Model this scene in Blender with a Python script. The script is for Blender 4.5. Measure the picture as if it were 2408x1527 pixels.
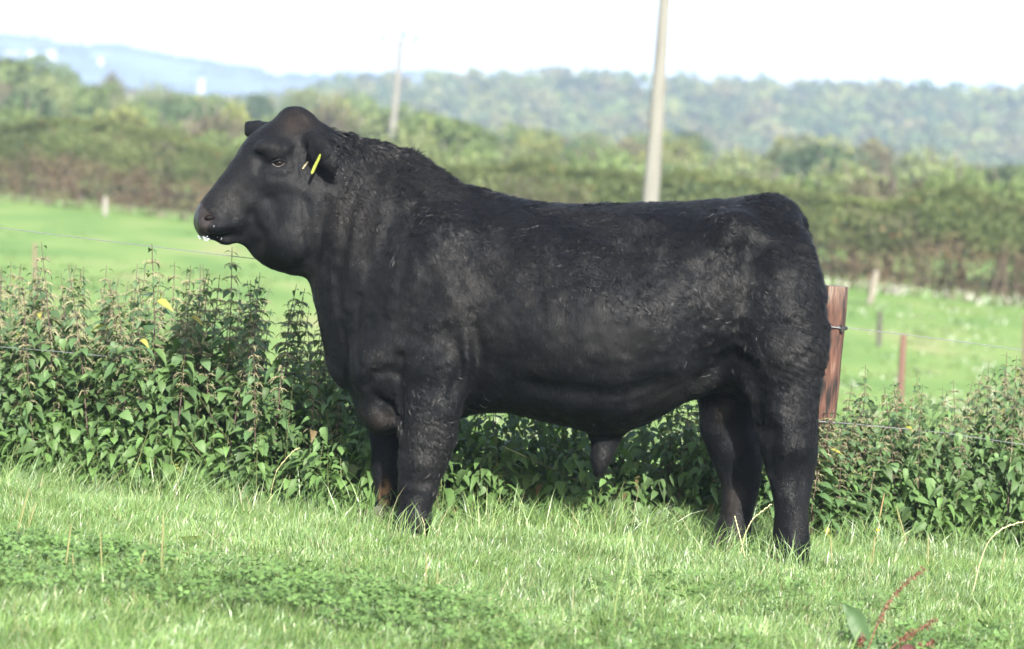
import bpy, math, random
import numpy as np
from mathutils import Vector, Matrix, Euler
from mathutils.bvhtree import BVHTree
R = math.radians
rng = np.random.default_rng(7); random.seed(7)
for o in list(bpy.data.objects): bpy.data.objects.remove(o)
SC = bpy.context.scene
COL = SC.collection

# ------------------------------------------------------------------ camera
FPX = 5960.0; PITCH = 4.18; ROLL = 4.2; CAM = np.array([0.0, -10.0, 1.55])
cd = bpy.data.cameras.new('camera'); cam = bpy.data.objects.new('camera', cd); COL.objects.link(cam)
Mrot = Euler((R(90 - PITCH), 0, 0)).to_matrix() @ Matrix.Rotation(R(ROLL), 3, 'Z')
cam.matrix_world = Matrix.Translation(Vector(CAM)) @ Mrot.to_4x4()
cd.sensor_width = 36; cd.lens = FPX / 2408 * 36; cd.clip_start = 0.1; cd.clip_end = 9000
cd.dof.use_dof = True; cd.dof.focus_distance = 9.85; cd.dof.aperture_fstop = 2.5
SC.camera = cam
MR = np.array(Mrot)
def P(px, py, Y=0.0):
    """world point on the plane y=Y seen at photo pixel (2408 wide)"""
    v = MR @ np.array([(px - 1204) / FPX, -(py - 763.5) / FPX, -1.0])
    return CAM + v * ((Y - CAM[1]) / v[1])

# ------------------------------------------------------------------ light
SUN_EL, SUN_AZ = 30.0, 12.0      # azimuth measured from behind the camera towards the right
w = bpy.data.worlds.new('World'); SC.world = w; w.use_nodes = True
nt = w.node_tree; bg = nt.nodes['Background']
sky = nt.nodes.new('ShaderNodeTexSky'); sky.sky_type = 'NISHITA'; sky.sun_disc = False
sky.sun_elevation = R(SUN_EL); sky.sun_rotation = R(180 - SUN_AZ)
sky.air_density = 1.0; sky.dust_density = 3.0; sky.ozone_density = 1.0
# white added to the low sky so it renders bright, noise-edged like thin cloud
tcw = nt.nodes.new('ShaderNodeTexCoord'); sx = nt.nodes.new('ShaderNodeSeparateXYZ'); nt.links.new(tcw.outputs['Generated'], sx.inputs[0])
nw = nt.nodes.new('ShaderNodeTexNoise'); nw.inputs['Scale'].default_value = 3; nw.inputs['Detail'].default_value = 5; nt.links.new(tcw.outputs['Generated'], nw.inputs['Vector'])
ad = nt.nodes.new('ShaderNodeMath'); ad.operation = 'MULTIPLY_ADD'; ad.inputs[1].default_value = .18; nt.links.new(nw.outputs[0], ad.inputs[0]); nt.links.new(sx.outputs[2], ad.inputs[2])
mrw = nt.nodes.new('ShaderNodeMapRange'); mrw.inputs[1].default_value = .55; mrw.inputs[2].default_value = .22; mrw.inputs[3].default_value = .12; mrw.inputs[4].default_value = .9; nt.links.new(ad.outputs[0], mrw.inputs[0])
mxw = nt.nodes.new('ShaderNodeMix'); mxw.data_type = 'RGBA'; nt.links.new(mrw.outputs[0], mxw.inputs[0]); nt.links.new(sky.outputs[0], mxw.inputs[6]); mxw.inputs[7].default_value = (4.6, 4.7, 4.75, 1)
nt.links.new(mxw.outputs[2], bg.inputs[0]); bg.inputs[1].default_value = 0.12
sd = bpy.data.lights.new('sun', 'SUN'); sun = bpy.data.objects.new('sun', sd); COL.objects.link(sun)
sd.energy = 4.9; sd.angle = R(0.6); sd.color = (1.0, 0.955, 0.88)
sdir = Vector((math.sin(R(SUN_AZ)) * math.cos(R(SUN_EL)), -math.cos(R(SUN_AZ)) * math.cos(R(SUN_EL)), math.sin(R(SUN_EL))))
sun.rotation_euler = sdir.to_track_quat('Z', 'Y').to_euler(); sun.location = (5, -8, 20)
SC.view_settings.view_transform = 'Standard'; SC.view_settings.look = 'None'
SC.view_settings.exposure = 1.82; SC.view_settings.gamma = 1.0
SC.render.engine = 'CYCLES'
SC.cycles.volume_bounces = 0; SC.cycles.max_bounces = 6; SC.cycles.transparent_max_bounces = 8

# ------------------------------------------------------------------ helpers
def link(o, parent=None):
    COL.objects.link(o)
    if parent is not None: o.parent = parent
    return o
def tag(o, label=None, cat=None, group=None, kind=None):
    if label: o['label'] = label
    if cat: o['category'] = cat
    if group: o['group'] = group
    if kind: o['kind'] = kind
    return o
def empty(name, loc=(0, 0, 0), rz=0):
    o = bpy.data.objects.new(name, None); o.location = [float(v) for v in loc]; o.rotation_euler = (0, 0, rz)
    o.empty_display_size = 0.1
    return link(o)
def mk(name, V, F, mat, parent=None, col=None, smooth=True, loc=None):
    """V (n,3); F list of int arrays (k,3)/(k,4); col (n,3) vertex tint"""
    if not isinstance(F, (list, tuple)) or not isinstance(F[0], np.ndarray): F = [np.asarray(F)]
    F = [np.asarray(f, dtype=np.int32) for f in F if len(f)]
    me = bpy.data.meshes.new(name)
    V = np.asarray(V, dtype=np.float32)
    me.vertices.add(len(V)); me.vertices.foreach_set('co', V.ravel())
    loops = np.concatenate([f.ravel() for f in F]); tot = np.concatenate([np.full(len(f), f.shape[1], np.int32) for f in F])
    st = np.concatenate([[0], np.cumsum(tot)[:-1]]).astype(np.int32)
    me.loops.add(len(loops)); me.loops.foreach_set('vertex_index', loops)
    me.polygons.add(len(tot)); me.polygons.foreach_set('loop_start', st); me.polygons.foreach_set('loop_total', tot)
    me.update(calc_edges=True)
    me.polygons.foreach_set('use_smooth', np.full(len(tot), smooth))
    if col is not None:
        a = me.color_attributes.new('tint', 'FLOAT_COLOR', 'POINT')
        c = np.ones((len(V), 4), np.float32); c[:, :3] = col
        a.data.foreach_set('color', c.ravel())
    if mat: me.materials.append(mat)
    o = bpy.data.objects.new(name, me)
    if loc is not None: o.location = [float(v) for v in loc]
    return link(o, parent)
def copy_tree(o, parent=None):
    c = o.copy(); COL.objects.link(c); c.parent = parent
    for ch in o.children: copy_tree(ch, c)
    return c
class MB:
    """collects pieces into one mesh"""
    def __init__(s): s.V = []; s.Q = []; s.T = []; s.C = []; s.n = 0
    def add(s, V, F, col=None):
        V = np.asarray(V, float); F = np.asarray(F, int)
        s.V.append(V); (s.Q if F.shape[1] == 4 else s.T).append(F + s.n)
        s.C.append(np.broadcast_to(np.array(col if col is not None else (1, 1, 1), float), (len(V), 3)))
        s.n += len(V)
    def tube(s, pts, rad, n=8, col=None, cap=True, sq=1.0):
        pts = np.asarray(pts, float); rad = np.broadcast_to(np.asarray(rad, float), (len(pts),))
        up = np.array([0.13, 0.31, 0.94]); V = []
        for i in range(len(pts)):
            t = pts[min(i + 1, len(pts) - 1)] - pts[max(i - 1, 0)]; t = t / (np.linalg.norm(t) + 1e-9)
            a = np.cross(t, up)
            if np.linalg.norm(a) < .2: a = np.cross(t, [1, 0, 0])
            a /= np.linalg.norm(a); b = np.cross(t, a)
            an = np.arange(n) * 2 * math.pi / n
            V.append(pts[i] + rad[i] * (np.cos(an)[:, None] * a + sq * np.sin(an)[:, None] * b))
        m = len(pts); V = np.concatenate(V)
        i = np.arange(m - 1)[:, None] * n; j = np.arange(n)[None]; k = (j + 1) % n
        F = np.stack([i + j, i + k, i + n + k, i + n + j], -1).reshape(-1, 4)
        s.add(V, F, col)
        if cap:
            for e, off in ((0, 0), (m - 1, (m - 1) * n)):
                c = len(V); VV = np.vstack([V[off:off + n], pts[e]])
                jj = np.arange(n); s.add(VV, np.stack([jj if e else (jj + 1) % n, (jj + 1) % n if e else jj, np.full(n, n)], -1), col)
    def box(s, c, h, rot=None, col=None):
        sg = np.array([[x, y, z] for z in (-1, 1) for y in (-1, 1) for x in (-1, 1)], float) * np.array(h)
        if rot is not None: sg = sg @ np.array(rot).T
        s.add(sg + np.array(c), [[0, 2, 3, 1], [4, 5, 7, 6], [0, 1, 5, 4], [2, 6, 7, 3], [0, 4, 6, 2], [1, 3, 7, 5]], col)
    def inst(s, T, F, M, O, col):
        V, FF, C = inst(T, F, M, O, col); s.add(V, FF, C if False else (1, 1, 1)); s.C[-1] = C
    def build(s, name, mat, parent=None, smooth=True, loc=None):
        F = []
        if s.Q: F.append(np.concatenate(s.Q))
        if s.T: F.append(np.concatenate(s.T))
        return mk(name, np.concatenate(s.V), F, mat, parent, np.concatenate(s.C), smooth, loc)
def inst(T, F, M, O, col):
    """T (n,3) template, F (m,k) faces, M (K,3,3) matrices (columns=axes), O (K,3), col (K,3)"""
    K, n = len(O), len(T)
    V = np.einsum('kij,nj->kni', M, T) + O[:, None]
    FF = (F[None] + (np.arange(K) * n)[:, None, None]).reshape(-1, F.shape[1])
    return V.reshape(-1, 3), FF, np.repeat(np.asarray(col, float), n, axis=0)
def frames(dirs, normals):
    x = dirs / (np.linalg.norm(dirs, axis=1, keepdims=True) + 1e-9)
    y = np.cross(normals, x); y /= (np.linalg.norm(y, axis=1, keepdims=True) + 1e-9)
    z = np.cross(x, y)
    return np.stack([x, y, z], -1)
LAT = rng.random((40, 40, 40, 3)).astype(np.float32) * 2 - 1
def noise(p, scale, ch=0):
    q = np.asarray(p) / scale + 17.3; i = np.floor(q).astype(int); f = q - i; f = f * f * (3 - 2 * f)
    i0 = i % 40; i1 = (i + 1) % 40; out = 0
    for a in (0, 1):
        wa = f[..., 0] if a else 1 - f[..., 0]; ia = (i1 if a else i0)[..., 0]
        for b in (0, 1):
            wb = f[..., 1] if b else 1 - f[..., 1]; ib = (i1 if b else i0)[..., 1]
            for c in (0, 1):
                wc = f[..., 2] if c else 1 - f[..., 2]; ic = (i1 if c else i0)[..., 2]
                out = out + wa * wb * wc * LAT[ia, ib, ic, ch]
    return out
def noise3(p, scale): return np.stack([noise(p, scale, c) for c in range(3)], -1)
def sstep(a, b, x):
    t = np.clip((np.asarray(x, float) - a) / (b - a), 0, 1); return t * t * (3 - 2 * t)

# ------------------------------------------------------------------ materials
def mat_new(name):
    m = bpy.data.materials.new(name); m.use_nodes = True
    return m, m.node_tree, m.node_tree.nodes['Principled BSDF']
def leaf_mat(name, trans=0.35, rough=0.5, spec=0.35, nscale=0, mul=(1, 1, 1)):
    m, t, b = mat_new(name)
    a = t.nodes.new('ShaderNodeAttribute'); a.attribute_name = 'tint'
    b.inputs['Roughness'].default_value = rough; b.inputs['Specular IOR Level'].default_value = spec
    t.links.new(a.outputs['Color'], b.inputs['Base Color'])
    tr = t.nodes.new('ShaderNodeBsdfTranslucent'); mx = t.nodes.new('ShaderNodeMixShader'); mx.inputs[0].default_value = trans
    g = t.nodes.new('ShaderNodeMix'); g.data_type = 'RGBA'; g.blend_type = 'MULTIPLY'; g.inputs[0].default_value = 1
    t.links.new(a.outputs['Color'], g.inputs[6]); g.inputs[7].default_value = (1.25, 1.35, 0.5, 1)
    t.links.new(g.outputs[2], tr.inputs[0])
    t.links.new(b.outputs[0], mx.inputs[1]); t.links.new(tr.outputs[0], mx.inputs[2])
    t.links.new(mx.outputs[0], t.nodes['Material Output'].inputs[0])
    return m
def ramp_mat(name, cols, scale=5.0, rough=0.8, bump=0.0, bscale=40.0, detail=6, stretch=(1, 1, 1), spec=0.3, tint=False, pos=None):
    m, t, b = mat_new(name)
    tc = t.nodes.new('ShaderNodeTexCoord'); mp = t.nodes.new('ShaderNodeMapping'); mp.inputs['Scale'].default_value = stretch
    t.links.new(tc.outputs['Object'], mp.inputs[0])
    n = t.nodes.new('ShaderNodeTexNoise'); n.inputs['Scale'].default_value = scale; n.inputs['Detail'].default_value = detail
    t.links.new(mp.outputs[0], n.inputs['Vector'])
    r = t.nodes.new('ShaderNodeValToRGB'); t.links.new(n.outputs[0], r.inputs[0])
    el = r.color_ramp.elements
    while len(el) < len(cols): el.new(0.5)
    for i, c in enumerate(cols):
        el[i].position = pos[i] if pos else 0.3 + 0.4 * i / max(1, len(cols) - 1); el[i].color = (*c, 1)
    t.links.new(r.outputs[0], b.inputs['Base Color'])
    if tint:
        a = t.nodes.new('ShaderNodeAttribute'); a.attribute_name = 'tint'
        g = t.nodes.new('ShaderNodeMix'); g.data_type = 'RGBA'; g.blend_type = 'MULTIPLY'; g.inputs[0].default_value = 1
        t.links.new(r.outputs[0], g.inputs[6]); t.links.new(a.outputs['Color'], g.inputs[7]); t.links.new(g.outputs[2], b.inputs['Base Color'])
    b.inputs['Roughness'].default_value = rough; b.inputs['Specular IOR Level'].default_value = spec
    if bump:
        n2 = t.nodes.new('ShaderNodeTexNoise'); n2.inputs['Scale'].default_value = bscale; n2.inputs['Detail'].default_value = 5
        t.links.new(mp.outputs[0], n2.inputs['Vector'])
        bu = t.nodes.new('ShaderNodeBump'); bu.inputs['Strength'].default_value = bump; bu.inputs['Distance'].default_value = 0.01
        t.links.new(n2.outputs[0], bu.inputs['Height']); t.links.new(bu.outputs[0], b.inputs['Normal'])
    return m
M = {}
M['leaf'] = leaf_mat('nettle_leaf', 0.30, 0.55, 0.3)
M['grass'] = leaf_mat('grass_blade', 0.32, 0.36, 0.5)
M['tree'] = leaf_mat('tree_foliage', 0.25, 0.6, 0.2)
M['bark'] = ramp_mat('bark', [(.05, .04, .03), (.13, .11, .085)], 6, 0.9, .5, 30, stretch=(1, 1, .2))
M['stem'] = leaf_mat('plant_stem', 0.1, 0.6, 0.3)
M['turf'] = ramp_mat('turf_soil', [(.035, .05, .015), (.06, .1, .025), (.10, .13, .05)], 14, 0.95, .4, 60)
M['metal'] = ramp_mat('galvanised_wire', [(.10, .11, .115), (.17, .18, .19)], 200, 0.55); M['metal'].node_tree.nodes['Principled BSDF'].inputs['Metallic'].default_value = .6
M['plastic_black'] = ramp_mat('black_plastic', [(.012, .012, .012), (.03, .03, .03)], 60, 0.4)
M['post'] = ramp_mat('red_treated_wood', [(.010, .008, .007), (.050, .025, .018), (.085, .040, .027), (.15, .10, .075)], 12, 0.8, 1.0, 26, stretch=(3.4, 3.4, .45), pos=[.38, .46, .56, .68], tint=True)
M['pole'] = ramp_mat('weathered_pole', [(.115, .112, .098), (.17, .168, .148)], 4, 0.85, .4, 30, stretch=(4, 4, .25), tint=True)
M['white'] = ramp_mat('house_render', [(.30, .295, .28), (.36, .355, .34)], 2, 0.9)
M['slate'] = ramp_mat('slate_roof', [(.16, .15, .16), (.22, .2, .2)], 2, 0.8)
M['insul'] = ramp_mat('blue_insulator', [(.05, .13, .2), (.08, .2, .28)], 2, 0.3)
M['glass'] = ramp_mat('window_glass', [(.03, .04, .05), (.05, .06, .07)], 2, 0.1)
# ================================================================== LAND
def front(x):      # y where the nettle bed starts
    return .07 * np.sin(np.asarray(x) * 5.1 + .6) * np.clip(np.abs(np.asarray(x)) - .5, 0, 1) + .04 * np.sin(np.asarray(x) * 13.0) + np.interp(x, [-3, -2.0, -1.2, -.75, -.45, .2, 1.2, 1.9, 2.6], [.95, .9, .55, .22, .20, .38, .60, .80, 1.0])
def H(x, y):
    x = np.asarray(x, float); y = np.asarray(y, float)
    z = -.07 * sstep(.0, 1.2, y) - .12 * sstep(1.2, 4, y) - 1.06 * sstep(2.5, 17, y)
    z = z + .012 * np.sin(x * 1.7 + y) * sstep(-3, -2, -np.abs(y - 0)) * 0
    z = z - .04 * sstep(-.45, .3, y)
    far = sstep(180, 420, y)
    z = z + far * (1.5 + .012 * np.clip(x, -200, 300))
    return z
ys = np.concatenate([np.linspace(-14, 3, 60), np.linspace(3.4, 20, 40), np.geomspace(21, 6000, 70)])
xs = np.sinh(np.linspace(-7.2, 7.2, 141)) * 3.0
X, Y = np.meshgrid(xs, ys, indexing='ij'); Z = H(X, Y)
V = np.stack([X, Y, Z], -1).reshape(-1, 3); ny = len(ys)
i, j = np.meshgrid(np.arange(len(xs) - 1), np.arange(ny - 1), indexing='ij'); a = (i * ny + j).ravel()
m, t, b = mat_new('pasture')
geo = t.nodes.new('ShaderNodeNewGeometry'); sep = t.nodes.new('ShaderNodeSeparateXYZ'); t.links.new(geo.outputs['Position'], sep.inputs[0])
def nz(scale, det=5, st=(1, 1, 1)):
    mp = t.nodes.new('ShaderNodeMapping'); mp.inputs['Scale'].default_value = st; t.links.new(geo.outputs['Position'], mp.inputs[0])
    n = t.nodes.new('ShaderNodeTexNoise'); n.inputs['Scale'].default_value = scale; n.inputs['Detail'].default_value = det; t.links.new(mp.outputs[0], n.inputs['Vector']); return n
def rmp(src, cols):
    r = t.nodes.new('ShaderNodeValToRGB'); t.links.new(src, r.inputs[0]); el = r.color_ramp.elements
    while len(el) < len(cols): el.new(.5)
    for q, (pp, c) in enumerate(cols): el[q].position = pp; el[q].color = (*c, 1)
    return r
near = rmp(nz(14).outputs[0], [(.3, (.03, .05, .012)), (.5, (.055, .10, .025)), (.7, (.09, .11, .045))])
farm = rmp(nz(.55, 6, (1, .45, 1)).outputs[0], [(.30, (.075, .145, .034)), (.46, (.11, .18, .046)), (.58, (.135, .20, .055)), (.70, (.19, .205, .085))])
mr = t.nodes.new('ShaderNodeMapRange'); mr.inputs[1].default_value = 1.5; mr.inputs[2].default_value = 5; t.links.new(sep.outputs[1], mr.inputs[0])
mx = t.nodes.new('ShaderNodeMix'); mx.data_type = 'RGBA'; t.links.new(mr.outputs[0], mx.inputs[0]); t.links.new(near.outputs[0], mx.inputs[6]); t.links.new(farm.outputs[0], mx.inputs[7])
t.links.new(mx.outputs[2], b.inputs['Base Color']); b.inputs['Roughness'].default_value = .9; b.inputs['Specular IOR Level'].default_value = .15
bu = t.nodes.new('ShaderNodeBump'); bu.inputs['Distance'].default_value = .04; bu.inputs['Strength'].default_value = .6
t.links.new(nz(6, 5).outputs[0], bu.inputs['Height']); t.links.new(bu.outputs[0], b.inputs['Normal'])
M['pasture'] = m
tag(mk('ground', V, np.stack([a, a + ny, a + ny + 1, a + 1], 1), M['pasture']), kind='structure')

def horizon(px): return 326 + (px - 1204) * math.tan(R(ROLL))
def at(px, py, d):
    """world point at depth d (metres from the camera along the view's ground direction)"""
    return P(px, py, d + CAM[1])

# ---- far hills: a ridge 1500 m away
sk = [(-900, 45), (-300, 62), (0, 88), (70, 92), (110, 90), (200, 108), (330, 122), (420, 140), (500, 152), (590, 162), (605, 180), (700, 184), (790, 182), (840, 178), (905, 184), (960, 178), (1000, 170), (1060, 186), (1200, 205), (1600, 215), (2000, 228), (2500, 262), (3300, 330), (5200, 470)]
def ridge(name, sk, d0, depth, mat, base=-8, n=260, rough=1.0):
    pts = np.array([at(a, b, d0) for a, b in sk]); x = np.linspace(pts[0, 0], pts[-1, 0], n)
    top = np.interp(x, pts[:, 0], pts[:, 2]); rows = []
    prof = [(-.55, 0), (-.4, .12), (-.25, .36), (-.12, .68), (-.04, .93), (0, 1), (.1, 1.02), (.3, .9), (.6, .5), (1, 0)]
    for u, h in prof:
        yy = d0 + CAM[1] + u * depth; z = base + (top - base) * h
        z = z + rough * (noise(np.stack([x, x * 0 + yy, x * 0], -1), d0 * .035) * d0 * .0015) * (1 if 0 < h < 1 else 0)
        rows.append(np.stack([x, x * 0 + yy, z], -1))
    V = np.concatenate(rows); k = len(prof)
    i, j = np.meshgrid(np.arange(k - 1), np.arange(n - 1), indexing='ij'); a = (i * n + j).ravel()
    return mk(name, V, np.stack([a, a + 1, a + n + 1, a + n], 1), mat), (x, top, prof)
M['far'] = ramp_mat('far_hill_fields', [(.02, .035, .03), (.03, .05, .035), (.07, .11, .055), (.04, .055, .04)], .012, .95, detail=3, pos=[.35, .48, .56, .62], stretch=(1, 1, 3))
fh, fhp = ridge('far_hills', [(a, b + 3) for a, b in sk], 1500, 900, M['far'])
tag(fh, kind='structure')

# ---- foliage card helper
CARD = np.array([[-.5, -.32, 0], [.5, -.32, 0], [.5, .32, 0], [-.5, .32, 0]]) ; CARDF = np.array([[0, 1, 2, 3]])
LEAFQ = np.array([[-.5, 0, 0], [0, -.34, .05], [.5, 0, 0], [0, .34, .05]])
def cards(c, size, col, up=.3, g=rng, out=None):
    n = len(c); d = g.normal(size=(n, 3)); nm = g.normal(size=(n, 3)) * .8
    if out is not None: nm = nm + out * 1.2
    nm[:, 2] += up; Mx = frames(d, nm) * np.asarray(size)[:, None, None]
    return inst(LEAFQ, CARDF, Mx, c, col)
# woods on the far ridge: rows of round crowns along the skyline and slope
mb = MB(); n = 420
x, top, prof = fhp
for k in range(n):
    xx = rng.uniform(x[10], x[-10]); u = -abs(rng.normal()) * .14; u = 0 if k % 2 else max(u, -.35)
    hh = np.interp(u, [q[0] for q in prof], [q[1] for q in prof]); zz = -8 + (np.interp(xx, x, top) + 8) * hh
    r_ = rng.uniform(4, 9); nl = 26
    dd = rng.normal(size=(nl, 3)); dd /= np.linalg.norm(dd, axis=1, keepdims=True); dd[:, 2] = np.abs(dd[:, 2]) * .5
    c = np.array([xx, 1500 + CAM[1] + u * 900, zz - 1]) + dd * [r_ * 1.6, r_, r_ * .55]
    cl = np.array([.022, .034, .030]) * rng.uniform(.7, 1.3)
    Vv, Ff, Cc = cards(c, np.full(nl, r_ * 1.0), np.tile(cl, (nl, 1)), out=dd); mb.add(Vv, Ff); mb.C[-1] = Cc
tag(mb.build('far_woods', M['tree']), kind='stuff')
def house(px, py, wpx, hpx, d, label, group):
    c = at(px, py, d); W = wpx * d / FPX; h = hpx * d / FPX; o = empty('farmhouse', c); tag(o, label, 'house', group)
    dp = W * .5; mb = MB(); mb.box([0, 0, h * .32 - 3], [W / 2, dp / 2, h * .32 + 3]); w_ = mb.build('wall', M['white'], o, smooth=False)
    mb = MB(); e = W * .54; z0 = h * .64; V = [[-e, -dp * .56, z0], [e, -dp * .56, z0], [e, dp * .56, z0], [-e, dp * .56, z0], [-e, 0, h], [e, 0, h]]
    mb.add(V, [[0, 1, 5, 4], [2, 3, 4, 5], [0, 3, 2, 1]]); mb.add(V, [[0, 4, 3], [1, 2, 5]]); rf = mb.build('roof', M['slate'], o, smooth=False)
    mb = MB(); mb.box([W * .3, 0, h * 1.0], [W * .04, W * .04, h * .14]); mb.build('chimney', M['white'], rf, smooth=False)
    for sx in (-.3, 0, .3):
        mb = MB(); mb.box([sx * W, -dp / 2 - .05, h * .35], [W * .05, .06, h * .1]); mb.build('window', M['glass'], w_, smooth=False)
dF = 1420
house(30, 130, 34, 9, dF, 'long white farmhouse at the left edge of the far blue ridge', None)
house(72, 126, 16, 8, dF, 'small white house between two larger white houses on the far ridge', None)
house(121, 128, 20, 11, dF, 'white house second from left group on the upper slope of the far ridge', None)
house(237, 140, 10, 8, dF, 'small isolated white house midway along the far ridge', None)
house(474, 195, 11, 11, 1180, 'bright white house lowest on the far ridge above the hedge', None)

# ---- wooded hill
sk2 = [(-900, 205), (-300, 225), (0, 240), (300, 250), (600, 252), (720, 240), (800, 215), (900, 205), (1000, 197), (1100, 200), (1250, 195), (1400, 195), (1500, 200), (1700, 205), (1900, 210), (2050, 222), (2200, 222), (2400, 232), (2700, 250), (3300, 295), (5200, 440)]
M['hill'] = ramp_mat('wood_floor', [(.03, .045, .02), (.05, .07, .03)], .1, .95)
wh, whp = ridge('wooded_hill', [(a, b + 14) for a, b in sk2], 560, 420, M['hill'], base=-4, rough=1)
tag(wh, kind='structure')
WOODC = np.array([[.10, .13, .040], [.12, .15, .044], [.145, .165, .048], [.085, .115, .045], [.15, .16, .052], [.12, .125, .055], [.07, .105, .038], [.14, .13, .052]])
def crown_pts(n, g, r, lobes=9, flat=.75):
    """leaf positions on the shells of several lobes + outward direction + lobe index"""
    lc = g.normal(size=(lobes, 3)); lc /= np.linalg.norm(lc, axis=1, keepdims=True); lc *= g.uniform(.35, .62, (lobes, 1)); lc[:, 2] = lc[:, 2] * flat
    lr = g.uniform(.34, .52, lobes); li = g.integers(0, lobes, n); d = g.normal(size=(n, 3)); d /= np.linalg.norm(d, axis=1, keepdims=True)
    p = lc[li] + d * (lr[li] * g.uniform(.72, 1.06, n))[:, None] * [1, 1, .85]
    return p * r, d, li
mb = MB(); g = np.random.default_rng(21); x, top, prof = whp
for k in range(2300):
    u = -(g.random() ** 1.25) * .56 + .01; xx = g.uniform(x[0] * .50, x[-1] * .58)
    hh = np.interp(u, [q[0] for q in prof], [q[1] for q in prof]); zz = -4 + (np.interp(xx, x, top) + 4) * hh
    r_ = g.uniform(2.4, 5.4) * (1 + .2 * u); nl = 150; p, d, li = crown_pts(nl, g, r_, 5)
    p[:, 2] *= 1.0; cl = WOODC[g.integers(0, len(WOODC))] * g.uniform(.65, 1.25)
    lb = g.uniform(.8, 1.2, 5)[li][:, None]
    c = np.array([xx, 560 + CAM[1] + u * 420, zz + r_ * .35]) + p
    Vv, Ff, Cc = cards(c, np.full(nl, r_ * .27), cl * lb * g.uniform(.85, 1.15, (nl, 1)), out=d, g=g); mb.add(Vv, Ff); mb.C[-1] = Cc
tag(mb.build('woodland', M['tree']), kind='stuff')

# ---- middle distance trees and bushes, one object each
def tree_proto(seed, shape, pal, nleaf=3800):
    g = np.random.default_rng(seed); lobes = {'round': 11, 'tall': 9, 'bush': 13}[shape]
    p, d, li = crown_pts(nleaf, g, 1.0, lobes); sc = {'round': (1, 1, .95), 'tall': (.62, .62, 1.15), 'bush': (1.25, .9, .72)}[shape]
    p = p * sc; p[:, 2] += 1.15 if shape != 'bush' else .75
    p = p + noise3(p + seed, .5) * .14; lb = g.uniform(.65, 1.35, lobes)[li][:, None]
    col = np.array(pal) * lb * g.uniform(.8, 1.2, (nleaf, 1)); sp = g.random(nleaf) < .05; col[sp] = col[sp] * [1.2, 1.0, .85]
    V, F, C = cards(p, g.uniform(.07, .13, nleaf), col, out=d, g=g)
    root = empty('tree'); mk('crown', V, F, M['tree'], root, C, False)
    mb = MB(); mb.tube([[0, 0, -.15], [.02, 0, .3], [.0, .02, .7], [0, 0, 1.2]], [.085, .065, .05, .02], 8)
    for q in range(6):
        an = q * 1.05 + g.random(); mb.tube([[0, 0, .35 + .1 * q], [.25 * math.cos(an), .25 * math.sin(an), .62 + .1 * q], [.5 * math.cos(an), .5 * math.sin(an), .85 + .12 * q]], [.035, .022, .008], 6)
    mb.build('trunk', M['bark'], root)
    return root
PAL = {'green': (.092, .128, .044), 'yellow': (.125, .142, .048), 'dark': (.06, .092, .042), 'brown': (.108, .105, .06), 'pale': (.13, .158, .064)}
WORD = {'green': 'mid green', 'yellow': 'yellow green', 'dark': 'dark green', 'brown': 'brownish', 'pale': 'pale green'}
protos = {}
for n_, (c, s) in enumerate([(c, s) for c in PAL for s in ('round', 'bush')]): protos[(c, s)] = tree_proto(100 + n_, s, PAL[c])
usedp = set(); EXT = {}
for k_, o_ in protos.items():
    cr_ = [c for c in o_.children if c.name.startswith('crown')][0]; vv = np.array([v.co[:] for v in cr_.data.vertices]); EXT[k_] = (float(np.percentile(vv[:, 2], 99.3)), float(np.percentile(np.hypot(vv[:, 0], vv[:, 1]), 97)))
def place_tree(px, pytop, wpx, d, c, s, label=None, group='trees and bushes beyond the hedge'):
    b0 = at(px, horizon(px), d); base = H(b0[0], b0[1]) - .1; ztop = at(px, pytop, d)[2]; h = ztop - base; r_ = wpx / 2 * d / FPX
    k = (c, s)
    if k in usedp: o = copy_tree(protos[k])
    else: o = protos[k]; usedp.add(k)
    o.name = 'bush' if s == 'bush' else 'tree'
    hx, wx = EXT[k]
    o.location = (float(b0[0]), float(b0[1]), float(base)); o.scale = (float(r_ / wx), float(r_ / wx), float(h / hx)); o.rotation_euler = (0, 0, rng.random() * 6.28)
    wh = 'at the far left of the photo' if px < 250 else 'left of the head of the bull' if px < 620 else 'behind the neck of the bull' if px < 1060 else 'left of the near pole' if px < 1520 else 'just right of the near pole' if px < 1850 else 'behind the rump of the bull' if px < 2080 else 'towards the right edge of the photo'
    rw = 'close behind the hedge' if d < 100 else 'in the belt beyond the hedge' if d < 135 else 'in the farther belt of trees'
    tag(o, label or f"{WORD[c]} {'bush' if s == 'bush' else 'tree'} {rw}, {wh}", 'bush' if s == 'bush' else 'tree', group if not label else None)
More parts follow.
